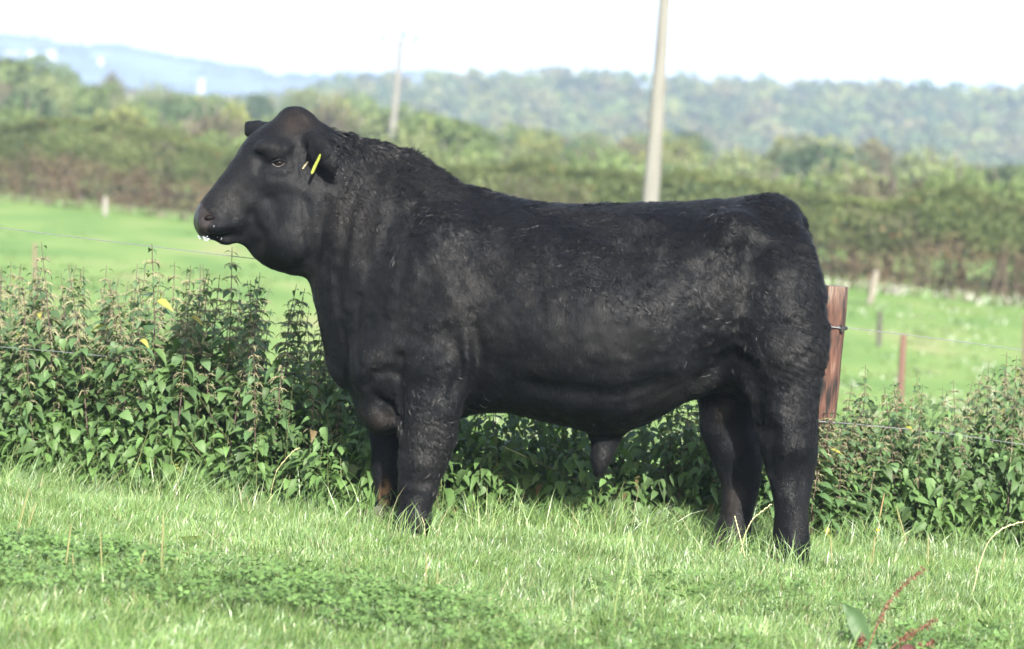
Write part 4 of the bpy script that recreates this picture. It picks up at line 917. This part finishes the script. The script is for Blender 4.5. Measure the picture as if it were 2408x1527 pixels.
# ================================================================== NETTLES
def leaf_T(n=5):
    """serrated, folded and drooping leaf; x along, unit length"""
    V = []; xs_ = np.linspace(0, 1, n * 2 + 1); prof = np.interp(xs_, [0, .08, .25, .5, .75, 1], [.05, .26, .36, .30, .17, 0.0])
    for i, x_ in enumerate(xs_):
        w_ = prof[i] * (1.0 if i % 2 else .86); dz = -.42 * x_ ** 2; xx = x_ - .10 * x_ ** 2
        V += [[xx, -w_, dz + .28 * w_], [xx, 0, dz], [xx, w_, dz + .28 * w_]]
    F = []
    for i in range(len(xs_) - 1):
        a = 3 * i; F += [[a, a + 3, a + 4, a + 1], [a + 1, a + 4, a + 5, a + 2]]
    return np.array(V), np.array(F)
LT, LF = leaf_T()
def nettle_proto(seed, h, kind):
    g = np.random.default_rng(seed); root = empty('nettle')
    ph = g.random() * 6.28; lean = g.normal(size=2) * .05 * h; stem = MB(); ns = 9
    cx = lambda t_: np.array([lean[0] * t_ ** 2, lean[1] * t_ ** 2, h * t_])
    tip = (.085, .06, .05) if kind == 'tall' else (.07, .10, .04)
    stem.tube([cx(t_) for t_ in np.linspace(0, 1, ns)], np.linspace(.0042, .0013, ns), 5, (.10, .12, .045) if kind != 'tall' else tip, cap=False)
    D_, N_, O_, S_, C_ = [], [], [], [], []; fl = MB(); hasf = False
    def leafset(base, axis_h, size, elev, az, colr):
        d = np.array([math.cos(az) * math.cos(elev), math.sin(az) * math.cos(elev), math.sin(elev)])
        pet = size * .35; stem.tube([base, base + d * pet], [.0011, .0008], 3, (.08, .12, .04), cap=False)
        D_.append(d + g.normal(size=3) * .12); N_.append(np.array([0, 0, 1.0]) + g.normal(size=3) * .22); O_.append(base + d * pet); S_.append(size); C_.append(colr)
    nn = int(h / .052) if kind == 'tall' else int(h / .045)
    for i in range(nn):
        t_ = .10 + .88 * i / (nn - 1); b_ = cx(t_)
        if t_ < .2 and kind == 'tall' and g.random() < .4: continue
        sz = np.interp(t_, [0, .3, .62, .85, 1], [.088, .108, .074, .046, .022]) * g.uniform(.8, 1.2)
        if kind == 'low': sz = np.interp(t_, [0, .5, .85, 1], [.09, .105, .075, .035]) * g.uniform(.8, 1.25)
        for s_ in (0, 1):
            az = ph + (i % 2) * math.pi / 2 + s_ * math.pi + g.normal() * .3
            cc = np.array([.068, .124, .048]) * g.uniform(.78, 1.3)
            if t_ > .7 and kind == 'tall': cc = cc * [.95, .9, 1.05]
            if kind == 'low': cc = cc * [1.2, 1.2, .9]
            if g.random() < .004: cc = np.array([.26, .25, .06])
            leafset(b_, 0, sz, g.uniform(-.75, .15), az, cc)
        # side shoots low down
        if t_ < .6 and g.random() < .55:
            az = g.random() * 6.28; L_ = g.uniform(.06, .14) * (1.2 - t_); e = b_ + np.array([math.cos(az) * L_, math.sin(az) * L_, L_ * .7])
            stem.tube([b_, e], [.0018, .001], 4, (.08, .11, .04), cap=False)
            for q in range(4): leafset(b_ + (e - b_) * (.5 + .5 * (q // 2)), 0, g.uniform(.045, .075), g.uniform(-.5, .2), az + (q % 2) * 3.1 + 1.5 + g.normal() * .3, np.array([.07, .12, .04]) * g.uniform(.8, 1.3))
        if kind == 'tall' and .42 < t_ < .97:
            for q in range(g.integers(4, 8)):
                az = g.random() * 6.28; L_ = np.interp(t_, [.4, .7, 1], [.05, .07, .03]) * g.uniform(.6, 1.2); pts = [b_]; dr = np.array([math.cos(az), math.sin(az), .35])
                for e in range(4): pts.append(pts[-1] + dr / np.linalg.norm(dr) * L_ / 4); dr[2] -= .55
                fc = np.array([.25, .235, .14]) * g.uniform(.7, 1.15) if g.random() < .75 else np.array([.13, .17, .06])
                fl.tube(pts, [.0007, .0016, .0021, .0017, .0008], 3, fc, cap=False); hasf = True
                for e in range(6):
                    c0 = pts[1 + e % 4] + g.normal(size=3) * .003; fl.box(c0, [.0016, .0016, .0016], None, fc * g.uniform(.7, 1.2))
    SS = np.array(S_); sw = np.stack([SS * g.uniform(.85, 1.15, len(SS)), SS * g.uniform(.55, 1.05, len(SS)), SS * g.uniform(.4, 1.6, len(SS))], -1)
    V, F, C = inst(LT, LF, frames(np.array(D_), np.array(N_)) * sw[:, None, :], np.array(O_), np.array(C_))
    V[:, 2] -= .35 * 0
    mk('leaves', V, F, M['leaf'], root, C)
    stem.build('stem', M['stem'], root)
    if hasf: fl.build('flower_tassels', M['stem'], root)
    return root
NP = {'tall': [nettle_proto(200 + i, 1.0, 'tall') for i in range(8)], 'low': [nettle_proto(300 + i, .48, 'low') for i in range(6)]}
usedn = set(); NCOUNT = 0
def nettle(x, y, hgt, kind, label, group, idx=None):
    global NCOUNT
    k = (kind, NCOUNT % len(NP[kind]) if idx is None else idx); NCOUNT += 1
    o = copy_tree(NP[kind][k[1]]) if k in usedn else NP[kind][k[1]]; usedn.add(k)
    s = hgt / (1.0 if kind == 'tall' else .48); z = float(H(x, y)) - .01
    wd = s if kind == 'low' else max(.8, s) * rng.uniform(.95, 1.15)
    o.location = (float(x), float(y), z); o.scale = (wd, wd, s); lean = .06 if kind == 'tall' else .12
    o.rotation_euler = (rng.normal() * lean, rng.normal() * lean, rng.random() * 6.28); o.name = 'nettle'
    if group:      # say where in its bed each stands
        px = 1204 + FPX * x / (y + 10)
        if 'left bed' in label or 'left of the bull' in label: wh = 'close to the left edge' if px < 230 else 'midway along it' if px < 470 else 'under the chin and chest'
        elif 'behind the belly' in label: wh = 'between front legs and sheath' if px < 1420 else 'between sheath and hind legs' if px < 1700 else 'around the hind legs'
        else: wh = 'right beside the post' if px < 2090 else 'between the post and the right edge' if px < 2270 else 'by the right edge'
        label = label + ', ' + wh; group = group + ', ' + wh
    tag(o, label, 'nettle', group)
g = np.random.default_rng(77)
def bed(x0, x1, n, kind, hfun, dep, label, group, y0=0.0):
    for k in range(n):
        x = x0 + (x1 - x0) * ((k + g.random()) / n); u = ((k * .618034 + .3) % 1.0); y = front(x) + y0 + u * dep + g.normal() * .03
        hh = hfun(x, y) * (g.uniform(.84, 1.06)); nettle(x, y, hh, kind, label, group)
LB = ('flowering nettle in the tall bed left of the bull', 'nettles in the bed left of the bull')
LL = ('short leafy nettle at the front of the left bed', 'low nettles at the front of the left bed')
MBd = ('shaded nettle behind the belly', 'nettles behind the bull')
RB = ('nettle in the bed right of the bull', 'nettles in the bed right of the bull')
bed(-2.75, -.62, 118, 'tall', lambda x, y: np.interp(x, [-2.7, -2.2, -1.4, -1.0, -.6], [.90, .90, .98, .93, .84]), .85, *LB, y0=.12)
bed(-2.6, -.45, 44, 'low', lambda x, y: .36, .12, *LL, y0=.0)
bed(-.60, 1.25, 22, 'tall', lambda x, y: np.interp(x, [-.6, -.2, .3, .6, .8, 1.3], [.72, .60, .54, .54, .66, .60]), .6, *MBd, y0=.25)
bed(-.50, 1.20, 38, 'low', lambda x, y: np.interp(x, [-.5, .1, .45, .7, 1.2], [.46, .42, .32, .26, .34]), .5, *MBd, y0=.0)
bed(1.12, 1.62, 16, 'tall', lambda x, y: .62, .25, *RB, y0=-.05)
bed(1.18, 1.46, 7, 'tall', lambda x, y: .60, .10, *RB, y0=0)
bed(.62, 1.0, 9, 'tall', lambda x, y: .72, .3, *MBd, y0=.2)
bed(1.25, 2.85, 54, 'tall', lambda x, y: np.interp(x, [1.3, 1.6, 1.9, 2.2, 2.8], [.60, .68, .74, .86, .88]), .75, *RB, y0=.1)
bed(1.25, 2.8, 28, 'low', lambda x, y: .34, .2, *RB, y0=.0)
def spec(px, py, Y, label, idx):
    q = P(px, py, Y); nettle(q[0], Y, (q[2] - H(q[0], Y)) * 1.0, 'tall', label, None, idx)
spec(165, 568, 1.1, 'tall dark dried nettle spike standing above the left bed against the field', 1)
spec(395, 552, 1.05, 'tallest nettle of the left bed, its tip crossing the upper wire', 2)
spec(550, 575, .9, 'nettle whose tip stands just under the chin of the bull', 3)
spec(2050, 852, 1.2, 'lone tall nettle spike just right of the red brown post', 4)
spec(2350, 842, 1.3, 'tallest nettle spike near the right edge of the photo', 5)

# tangled undergrowth between the stalks
def under(x0, x1, n, hfun, dep, y0, g):
    x = g.uniform(x0, x1, n); u = g.random(n) ** .8; y = front(x) + y0 + u * dep; h = hfun(x) * (.75 + .35 * noise(np.stack([x, y, x * 0], -1), .16, 0) + .1 * noise(np.stack([x, y, x * 0], -1), .06, 1)); v = g.random(n) ** .85
    z = H(x, y) + .02 + v * h; az = g.normal(size=n) * 1.1 - 1.57; el = g.uniform(-1.1, .2, n)
    d = np.stack([np.cos(az) * np.cos(el), np.sin(az) * np.cos(el), np.sin(el)], -1); nm = g.normal(size=(n, 3)) * .35 + [0, -.2, 1]
    kp = noise(np.stack([x, y, z], -1), .11, 2) > -.28; x, y, z, v, d, nm = [q_[kp] for q_ in (x, y, z, v, d, nm)]; n = len(x)
    s_ = (.092 - .052 * v) * g.uniform(.6, 1.35, n); s3 = np.stack([s_, s_ * g.uniform(.45, 1.05, n), s_ * g.uniform(.3, 1.6, n)], -1)
    c = np.array([.070, .122, .042]) * g.uniform(.55, 1.45, (n, 1)); br = g.random(n) < .010; c[br] = np.array([.13, .10, .05]); yl = g.random(n) < .0012; c[yl] = [.28, .26, .06]
    V, F, C = inst(LT, LF, frames(d, nm) * s3[:, None, :], np.stack([x, y, z], -1), c); return V, F, C
mb = MB(); g = np.random.default_rng(88)
for a in ((-2.8, -.55, 5600, lambda x: np.interp(x, [-2.2, -1.4, -.6], [.66, .70, .62]), .8, .02), (-.6, 1.3, 5200, lambda x: np.interp(x, [-.6, 0, .45, .7, .95, 1.3], [.60, .56, .54, .62, .64, .58]), .75, .03), (1.2, 2.9, 4800, lambda x: np.interp(x, [1.2, 1.6, 2.1, 2.8], [.62, .62, .68, .74]), .75, .02)):
    V_, F_, C_ = under(*a, g); mb.add(V_, F_); mb.C[-1] = C_
for k in range(90):    # bent and dead stems
    x = g.uniform(-2.7, 2.8); y = front(x) + g.uniform(.05, .6); z = float(H(x, y)); h = g.uniform(.25, .6); l = g.normal(size=2) * .22
    mb.tube([[x, y, z], [x + l[0] * .5, y + l[1] * .3, z + h * .6], [x + l[0] * 1.3, y + l[1] * .8, z + h]], [.002, .0018, .001], 4, np.array([.13, .12, .06]) * g.uniform(.5, 1.1), cap=False)
tag(mb.build('nettle_undergrowth', M['leaf']), kind='stuff')

# ================================================================== GRASS
def blade_T():
    w_ = [1, .9, .62, 0]; V = []
    for i, q in enumerate([0, .35, .72]): V += [[q, -.5 * w_[i], 0], [q, .5 * w_[i], 0]]
    V.append([1, 0, 0]); return np.array(V), np.array([[0, 2, 3, 1], [2, 4, 5, 3]]), np.array([[4, 6, 5]])
def grass(name, x, y, hgt, wid, bend, g, pal, label=None):
    n = len(x); az = g.random(n) * 6.28; z = H(x, y) - .004
    # tuft coherence
    q = np.stack([x, y, x * 0], -1); a2 = noise(q, .09, 0) * 3.5 + noise(q, .35, 1) * 2; az = np.where(g.random(n) < .65, a2 + g.normal(size=n) * .6, az)
    dx, dy = np.cos(az), np.sin(az); t0 = [0, .35, .72, 1.0]; V = np.zeros((n, 7, 3)); side = np.stack([-dy, dx, dx * 0], -1) 
    # side turned at random so that blades show width
    sa = g.random(n) * 3.14; side = np.stack([np.cos(sa), np.sin(sa) * .6, 0 * sa], -1)
    for i, t_ in enumerate(t0):
        off = bend * hgt * t_ ** 2; px_ = x + dx * off; py_ = y + dy * off; pz = z + hgt * (t_ - .28 * np.clip(bend, 0, 1.4) * t_ ** 2)
        c = np.stack([px_, py_, pz], -1); w_ = [1, .9, .62, 0][i]
        if i < 3: V[:, 2 * i] = c - side * (wid * w_)[:, None] / 2; V[:, 2 * i + 1] = c + side * (wid * w_)[:, None] / 2
        else: V[:, 6] = c
    o = (np.arange(n) * 7)[:, None]; F4 = np.concatenate([o + [0, 2, 3, 1], o + [2, 4, 5, 3]]); F3 = o + [4, 6, 5]
    ci = pal[0][g.choice(len(pal[0]), n, p=pal[1])] * g.uniform(.75, 1.25, (n, 1)) * (1 + .22 * noise(q, .25, 2) + .15 * noise(q, .07, 0))[:, None]
    C = np.repeat(ci[:, None], 7, 1) * np.array([.75, .75, .9, .9, 1.02, 1.02, 1.05])[None, :, None] ** 0
    return mk(name, V.reshape(-1, 3), [F4, F3], M['grass'], None, C.reshape(-1, 3))
g = np.random.default_rng(31)
PALG = (np.array([[.115, .195, .058], [.155, .235, .078], [.20, .275, .11], [.075, .145, .040], [.26, .24, .14], [.125, .205, .10]]) * [.96, .97, .98], [.26, .28, .18, .12, .05, .11])
n = 250000; y = -3.4 + 5.0 * g.random(n) ** .9; hw = (y + 10) * .205 * 1.22 + .15; x = g.uniform(-1, 1, n) * hw
q = np.stack([x, y, x * 0], -1); dn_ = noise(q, .12, 0); k = (y < front(x) + .35) & (g.random(n) < .82 + .35 * dn_)
x, y = x[k], y[k]; q = q[k]; edge = sstep(-.5, .05, y - front(x)); foot = np.minimum.reduce([np.hypot(x - a_, (y - b_) * .6) for a_, b_ in ((P(1722, 1290, .1)[0], -.05), (P(900, 1235, .1)[0], .0), (P(968, 1250, -.2)[0], -.3), (P(1862, 1300, -.2)[0], -.32))])
hg_ = (.040 + .022 * (noise(q, .22, 1) + .4) + .035 * edge * (.4 + .6 * g.random(len(x)))) * (.5 + .5 * sstep(.08, .28, foot)) * g.uniform(.6, 1.35, len(x))
tag(grass('grass', x, y, hg_, g.uniform(.0018, .0038, len(x)), np.abs(g.normal(size=len(x))) * .55 + .12, g, PALG), kind='stuff')
# taller tufts: along the bed edge, round the hooves and here and there
cx_, cy_ = [], []
def tuft(x0, y0, n, r_, h0): cx_.append((x0, y0, n, r_, h0))
for k in range(420):
    x0 = g.uniform(-2.6, 2.6); tuft(x0, front(x0) - .08 + g.normal() * .14, 14, .06, g.uniform(.09, .20))
for k in range(230):
    y0 = g.uniform(-3.0, .5); x0 = g.uniform(-1, 1) * (y0 + 10) * .22; tuft(x0, y0, 9, .05, .085)
for px, py, Y in ((960, 1262, -.30), (890, 1250, .0), (1845, 1310, -.34), (1715, 1300, -.12), (1760, 1300, -.30), (1900, 1310, -.32), (1000, 1265, -.25), (1680, 1290, -.1), (1790, 1300, -.3), (930, 1260, -.3)):
    c = P(px, py, Y); tuft(c[0], Y, 40, .09, .13); tuft(c[0] + .08, Y + .05, 24, .10, .11)
for k in range(60):
    x0 = g.uniform(.2, 1.2); tuft(x0, g.uniform(.15, front(x0) + .1), 22, .07, .15)
tx = np.concatenate([c[0] + g.normal(size=c[2]) * c[3] for c in cx_]); ty = np.concatenate([c[1] + g.normal(size=c[2]) * c[3] for c in cx_]); th = np.concatenate([c[4] * g.uniform(.5, 1.35, c[2]) for c in cx_])
tag(grass('long_grass', tx, ty, th, g.uniform(.0025, .0048, len(tx)), np.abs(g.normal(size=len(tx))) * .6 + .2, g, PALG), kind='stuff')
# field side of the nettles
n = 60000; x = g.uniform(-3.4, 3.4, n); y = g.uniform(1.2, 4.5, n)
tag(grass('field_grass', x, y, g.uniform(.04, .09, n), g.uniform(.004, .007, n), np.abs(g.normal(size=n)) * .5 + .2, g, (np.array([[.10, .22, .05], [.13, .25, .06], [.17, .27, .09]]), [.4, .4, .2])), kind='stuff')

# clover patch in the left foreground
CT = []; CF = []
for a_ in (0, 2.094, 4.189):
    b0 = len(CT); CT.append([.02 * math.cos(a_), .02 * math.sin(a_), 0])
    for r_, da in ((.5, -.55), (.9, -.42), (1.0, 0), (.9, .42), (.5, .55)): CT.append([r_ * math.cos(a_ + da), r_ * math.sin(a_ + da), .12 * r_ - .10 * abs(da)])
    CF += [[b0, b0 + 1, b0 + 2, b0 + 3], [b0, b0 + 3, b0 + 4, b0 + 5]]
CT = np.array(CT); CF = np.array(CF)
def clover(n, cx0, cy0, rx, ry, g):
    a_ = g.random(n) * 6.28; r_ = np.sqrt(g.random(n)); x = cx0 + rx * r_ * np.cos(a_); y = cy0 + ry * r_ * np.sin(a_); z = H(x, y) + g.uniform(.035, .075, n)
    d = g.normal(size=(n, 3)); d[:, 2] *= .3; nm = g.normal(size=(n, 3)) * .35; nm[:, 2] = 1; nm[:, 1] -= .25
    return np.stack([x, y, z], -1), frames(d, nm) * g.uniform(.013, .026, n)[:, None, None], np.array([.095, .168, .050]) * g.uniform(.75, 1.25, (n, 1))
parts_ = [clover(1000, -1.15, -1.75, 1.0, .42, g), clover(400, -.35, -1.95, .4, .3, g), clover(260, -1.5, -1.35, .4, .2, g), clover(300, .2, -2.3, .7, .3, g), clover(200, 1.6, -1.9, .5, .3, g), clover(160, .9, -1.3, .6, .3, g)]
O_ = np.concatenate([p[0] for p in parts_]); M_ = np.concatenate([p[1] for p in parts_]); C_ = np.concatenate([p[2] for p in parts_])
V, F, C = inst(CT, CF, M_, O_, C_); mb = MB(); mb.add(V, F); mb.C[-1] = C
for k in range(0, len(O_), 2): mb.tube([O_[k], O_[k] - [rng.normal() * .01, rng.normal() * .01, .06]], .0008, 3, (.07, .13, .04), cap=False)
tag(mb.build('clover', M['leaf']), kind='stuff')

# ================================================================== SINGLE PLANTS
def gpt(px, py):
    """ground point under a photo pixel"""
    lo, hi = -4.0, 3.0
    for _ in range(40):
        m_ = (lo + hi) / 2; q = P(px, py, m_)
        if q[2] > H(q[0], m_): lo = m_
        else: hi = m_
    return P(px, py, lo)
def spike(px, pyb, pxt, pyt, label, seedh=.35, col=(.20, .185, .085), r_=.0016, thick=.0022, name='plantain_stalk', group=None, cat='seed stalk'):
    b_ = gpt(px, pyb); t_ = P(pxt, pyt, b_[1]); o = empty(name, b_); L_ = t_ - b_
    mb = MB(); mid = L_ * .5 + [rng.normal() * .01, 0, 0]; mb.tube([[0, 0, -.01], mid, L_], [.0014, .0012, .001], 5, np.array(col) * .8 + [0, .05, 0], cap=False); mb.build('stem', M['stem'], o)
    mb = MB(); n = 12
    pts = [L_ * (1 - seedh + seedh * i / n) for i in range(n + 1)]; mb.tube(pts, [thick * math.sin(.25 + 2.7 * i / n) ** .5 * (1 + .15 * (i % 2)) for i in range(n + 1)], 7, col); mb.build('seed_head', M['stem'], o)
    tag(o, label, cat, group)
GS = 'plantain seed stalks in the grass'
for a in [(32, 1292, 68, 1150), (62, 1262, 84, 1180), (150, 1358, 168, 1232), (240, 1362, 236, 1250), (178, 1372, 170, 1300), (318, 1372, 342, 1292), (378, 1378, 384, 1210), (1000, 1392, 1004, 1300), (1026, 1400, 1030, 1340)]:
    spike(*a, 'thin tan plantain stalk in the grass on the left foreground' if a[0] < 600 else 'thin tan plantain stalk in the middle foreground', .75, group=GS)
for a in [(1960, 1390, 1953, 1262), (2048, 1400, 2057, 1262), (2160, 1380, 2108, 1190), (2182, 1420, 2183, 1255), (2340, 1400, 2364, 1290)]:
    spike(*a, 'thin tan plantain stalk in the grass right of the hind legs', .45, group=GS)
spike(2040, 1345, 2080, 1160, 'brown stalk standing in front of the right nettles near the buttercup', .3, (.25, .17, .09))
# arching stalks
def arch(pts, Y, label, r_, col=(.42, .40, .22), name='grass_stalk'):
    b_ = gpt(*pts[0]); Yb = b_[1] if Y is None else Y; q = [P(a, c, Yb) for a, c in pts]; o = empty(name, q[0]); q = np.array(q) - np.array(q[0]); mb = MB()
    tt_ = np.linspace(0, len(q) - 1, 26); X_ = np.stack([np.interp(tt_, range(len(q)), q[:, k]) for k in range(3)], -1)
    for _ in range(3): X_[1:-1] = (X_[:-2] + 2 * X_[1:-1] + X_[2:]) / 4
    mb.tube(X_, np.linspace(r_, r_ * .5, 26), 5, col, cap=False); mb.build('stem', M['stem'], o)
    mb = MB()
    for i in range(12, 26): mb.tube([X_[i], X_[i] + (X_[i] - X_[i - 1]) * .8 + [0, 0, .004 * (-1) ** i]], [r_ * 1.3, r_ * .5], 5, np.array(col) * 1.15)
    mb.build('seed_head', M['stem'], o); tag(o, label, 'grass stalk')
arch([(2286, 1400), (2305, 1320), (2325, 1270), (2360, 1240), (2408, 1226), (2450, 1222)], None, 'long pale arching grass stalk at the right edge', .0022)
arch([(1742, 1300), (1752, 1255), (1770, 1220), (1812, 1187)], -.45, 'pale curved grass stem crossing the far hind leg of the bull', .0016)
arch([(1752, 1310), (1742, 1270), (1728, 1215)], -.45, 'straight pale grass blade beside the hooves of the hind legs', .0018)
arch([(632, 1250), (636, 1160), (650, 1105), (690, 1060), (704, 1054)], .25, 'thin pale curved grass stem in front of the left nettles', .0012)
arch([(1515, 1500), (1510, 1400), (1500, 1330), (1480, 1255)], -1.95, 'tall pale blurred grass stalk in the middle foreground', .0020, (.20, .26, .11))
arch([(1440, 1490), (1450, 1400), (1470, 1330), (1478, 1262)], -2.0, 'yellow green blurred seed stalk leaning beside the pale one', .0032, (.15, .20, .07))
# broken curled dock leaf
def blade_leaf(name, pts, widths, label, col, cat, lift=.0, Y=None, curl=.3):
    b_ = gpt(*pts[0]); Yb = b_[1] if Y is None else Y; q = np.array([P(a, c, Yb) for a, c in pts]); o = q[0].copy(); q -= o; n = 16; k = len(q)
    tt_ = np.linspace(0, k - 1, n); X_ = np.stack([np.interp(tt_, range(k), q[:, e]) for e in range(3)], -1); W_ = np.interp(tt_, range(k), widths); V = []
    for i in range(n):
        t_ = X_[min(i + 1, n - 1)] - X_[max(i - 1, 0)]; t_ /= np.linalg.norm(t_) + 1e-9; s_ = np.cross(t_, [0.1, 1, .3]); s_ /= np.linalg.norm(s_)
        ww = W_[i] * (1 + .08 * (-1) ** i)
        for u in (-1, -.5, 0, .5, 1): V.append(X_[i] + s_ * ww * u + np.array([0, -.5 * curl * ww * abs(u) + .004 * math.sin(i * 1.3 + u), 0]))
    i_, j_ = np.meshgrid(np.arange(n - 1), np.arange(4), indexing='ij'); a_ = (i_ * 5 + j_).ravel()
    ob = mk(name, V, np.stack([a_, a_ + 1, a_ + 6, a_ + 5], 1), M['leaf'], None, np.tile(np.array(col), (len(V), 1)), loc=o); tag(ob, label, cat)
    return ob
blade_leaf('dock_leaf', [(392, 1280), (420, 1272), (450, 1268), (478, 1262)], [.004, .016, .014, .003], 'curled olive dock leaf lying in the grass below the left nettles', (.10, .13, .03), 'leaf')
blade_leaf('dead_leaf', [(418, 1305), (436, 1300), (455, 1292)], [.003, .010, .002], 'small brown dead leaf beneath the curled dock leaf', (.18, .11, .05), 'leaf')
# dock with red seed stalks, right foreground
db = gpt(2085, 1545); dock = empty('dock_plant', db); tag(dock, 'dock plant with rusty red seed stalks and a broad grey green leaf, right foreground', 'dock plant')
def dstalk(pts, seed0):
    q = np.array([P(a, c, db[1]) for a, c in pts]) - db; n = 40; tt_ = np.linspace(0, len(q) - 1, n); X_ = np.stack([np.interp(tt_, range(len(q)), q[:, e]) for e in range(3)], -1)
    mb = MB(); mb.tube(X_, np.linspace(.0024, .0012, n), 6, (.16, .07, .05), cap=False); st = mb.build('stem', M['stem'], dock)
    mb = MB(); gg = np.random.default_rng(len(pts) + int(pts[0][0]))
    for i in range(int(seed0 * n), n):
        if noise(np.array([[i * .03, pts[0][0], 0]]), .09)[0] < -.25: continue
        for e in range(7):
            c0 = X_[i] + gg.normal(size=3) * .0055; r_ = gg.uniform(.0028, .0048); nmx = gg.normal(size=3); d_ = gg.normal(size=3)
            V_, F_, C_ = inst(LEAFQ, CARDF, frames(d_[None], nmx[None]) * r_ * 2.4, c0[None], np.array([[.12, .046, .03]]) * gg.uniform(.6, 1.4)); mb.add(V_, F_); mb.C[-1] = C_
    mb.build('seed_cluster', M['stem'], st)
dstalk([(2040, 1530), (2062, 1470), (2095, 1410), (2130, 1370), (2175, 1340)], .25)
dstalk([(2060, 1560), (2110, 1512), (2150, 1485), (2200, 1462)], .35)
dstalk([(2030, 1560), (2022, 1520), (2028, 1500)], .6)
dstalk([(2120, 1560), (2160, 1520), (2200, 1510)], .5)
def dleaf(pts, widths, col):
    q = np.array([P(a, c, db[1] + .02 * i) for i, (a, c) in enumerate(pts)]) - db; n = 14; k = len(q); tt_ = np.linspace(0, k - 1, n); X_ = np.stack([np.interp(tt_, range(k), q[:, e]) for e in range(3)], -1); W_ = np.interp(tt_, range(k), widths); V = []
    for i in range(n):
        t_ = X_[min(i + 1, n - 1)] - X_[max(i - 1, 0)]; t_ /= np.linalg.norm(t_) + 1e-9; s_ = np.cross(t_, [0.0, 1, .2]); s_ /= np.linalg.norm(s_)
        for u in (-1, -.5, 0, .5, 1): V.append(X_[i] + s_ * W_[i] * u + np.array([0, -.35 * W_[i] * abs(u) + .003 * math.sin(i * 1.7 + 2 * u), 0]))
    i_, j_ = np.meshgrid(np.arange(n - 1), np.arange(4), indexing='ij'); a_ = (i_ * 5 + j_).ravel(); mk('leaf', V, np.stack([a_, a_ + 1, a_ + 6, a_ + 5], 1), M['leaf'], dock, np.tile(np.array(col), (len(V), 1)))
dleaf([(2040, 1535), (2025, 1490), (2010, 1450), (1982, 1420)], [.006, .028, .030, .004], (.06, .11, .045))
dleaf([(2030, 1545), (2065, 1515), (2090, 1490)], [.004, .022, .005], (.08, .14, .06))
dleaf([(2090, 1545), (2130, 1525), (2180, 1535)], [.004, .018, .003], (.14, .06, .065))
dleaf([(1990, 1545), (1960, 1530), (1925, 1520)], [.004, .014, .003], (.08, .15, .06))
# buttercup
bb = gpt(2072, 1300); tp_ = P(2064, 1247, bb[1]); bcp = empty('buttercup', bb); tag(bcp, 'single bright yellow buttercup in the grass right of the hind legs', 'flower')
mb = MB(); mb.tube([[0, 0, 0], (tp_ - bb) * .6 + [.004, 0, 0], tp_ - bb], .0009, 4, (.09, .15, .05)); mb.build('stem', M['stem'], bcp)
mb = MB(); cpt = tp_ - bb
for k in range(5):
    a_ = k * 1.257; V_, F_, C_ = inst(LEAFQ * [1, 1.3, 1], CARDF, frames(np.array([[math.cos(a_), math.sin(a_) * .6 - .3, .6]]), np.array([[math.cos(a_) * -.6, -.8, .8]])) * .0105, (cpt + [math.cos(a_) * .0045, -.002, math.sin(a_) * .0035])[None], np.array([[.85, .62, .02]])); mb.add(V_, F_); mb.C[-1] = C_
mb.build('petals', M['leaf'], bcp)
# white clover flower
wb = gpt(1070, 1470); wc = empty('clover_flower', wb); tag(wc, 'small white clover flower head in the middle foreground', 'flower'); hd = P(1071, 1447, wb[1]) - wb
mb = MB(); mb.tube([[0, 0, 0], hd], .0009, 4, (.09, .15, .05)); mb.build('stem', M['stem'], wc)
mb = MB(); gg = np.random.default_rng(2)
for k in range(60):
    d_ = gg.normal(size=3); d_ /= np.linalg.norm(d_); mb.tube([hd + d_ * .003, hd + d_ * [.011, .011, .009]], [.0012, .0018], 4, (.75, .74, .66))
mb.build('flower_head', M['stem'], wc)

# ================================================================== AIR
m = bpy.data.materials.new('air'); m.use_nodes = True; t = m.node_tree; t.nodes.clear()
out = t.nodes.new('ShaderNodeOutputMaterial'); pv = t.nodes.new('ShaderNodeVolumePrincipled')
pv.inputs['Color'].default_value = (.52, .68, .97, 1); pv.inputs['Density'].default_value = .0006; pv.inputs['Anisotropy'].default_value = .0
t.links.new(pv.outputs[0], out.inputs['Volume'])
mb = MB(); mb.box([0, 1250, 30], [2200, 1450, 60]); hz = mb.build('haze', m, smooth=False); tag(hz, kind='stuff')
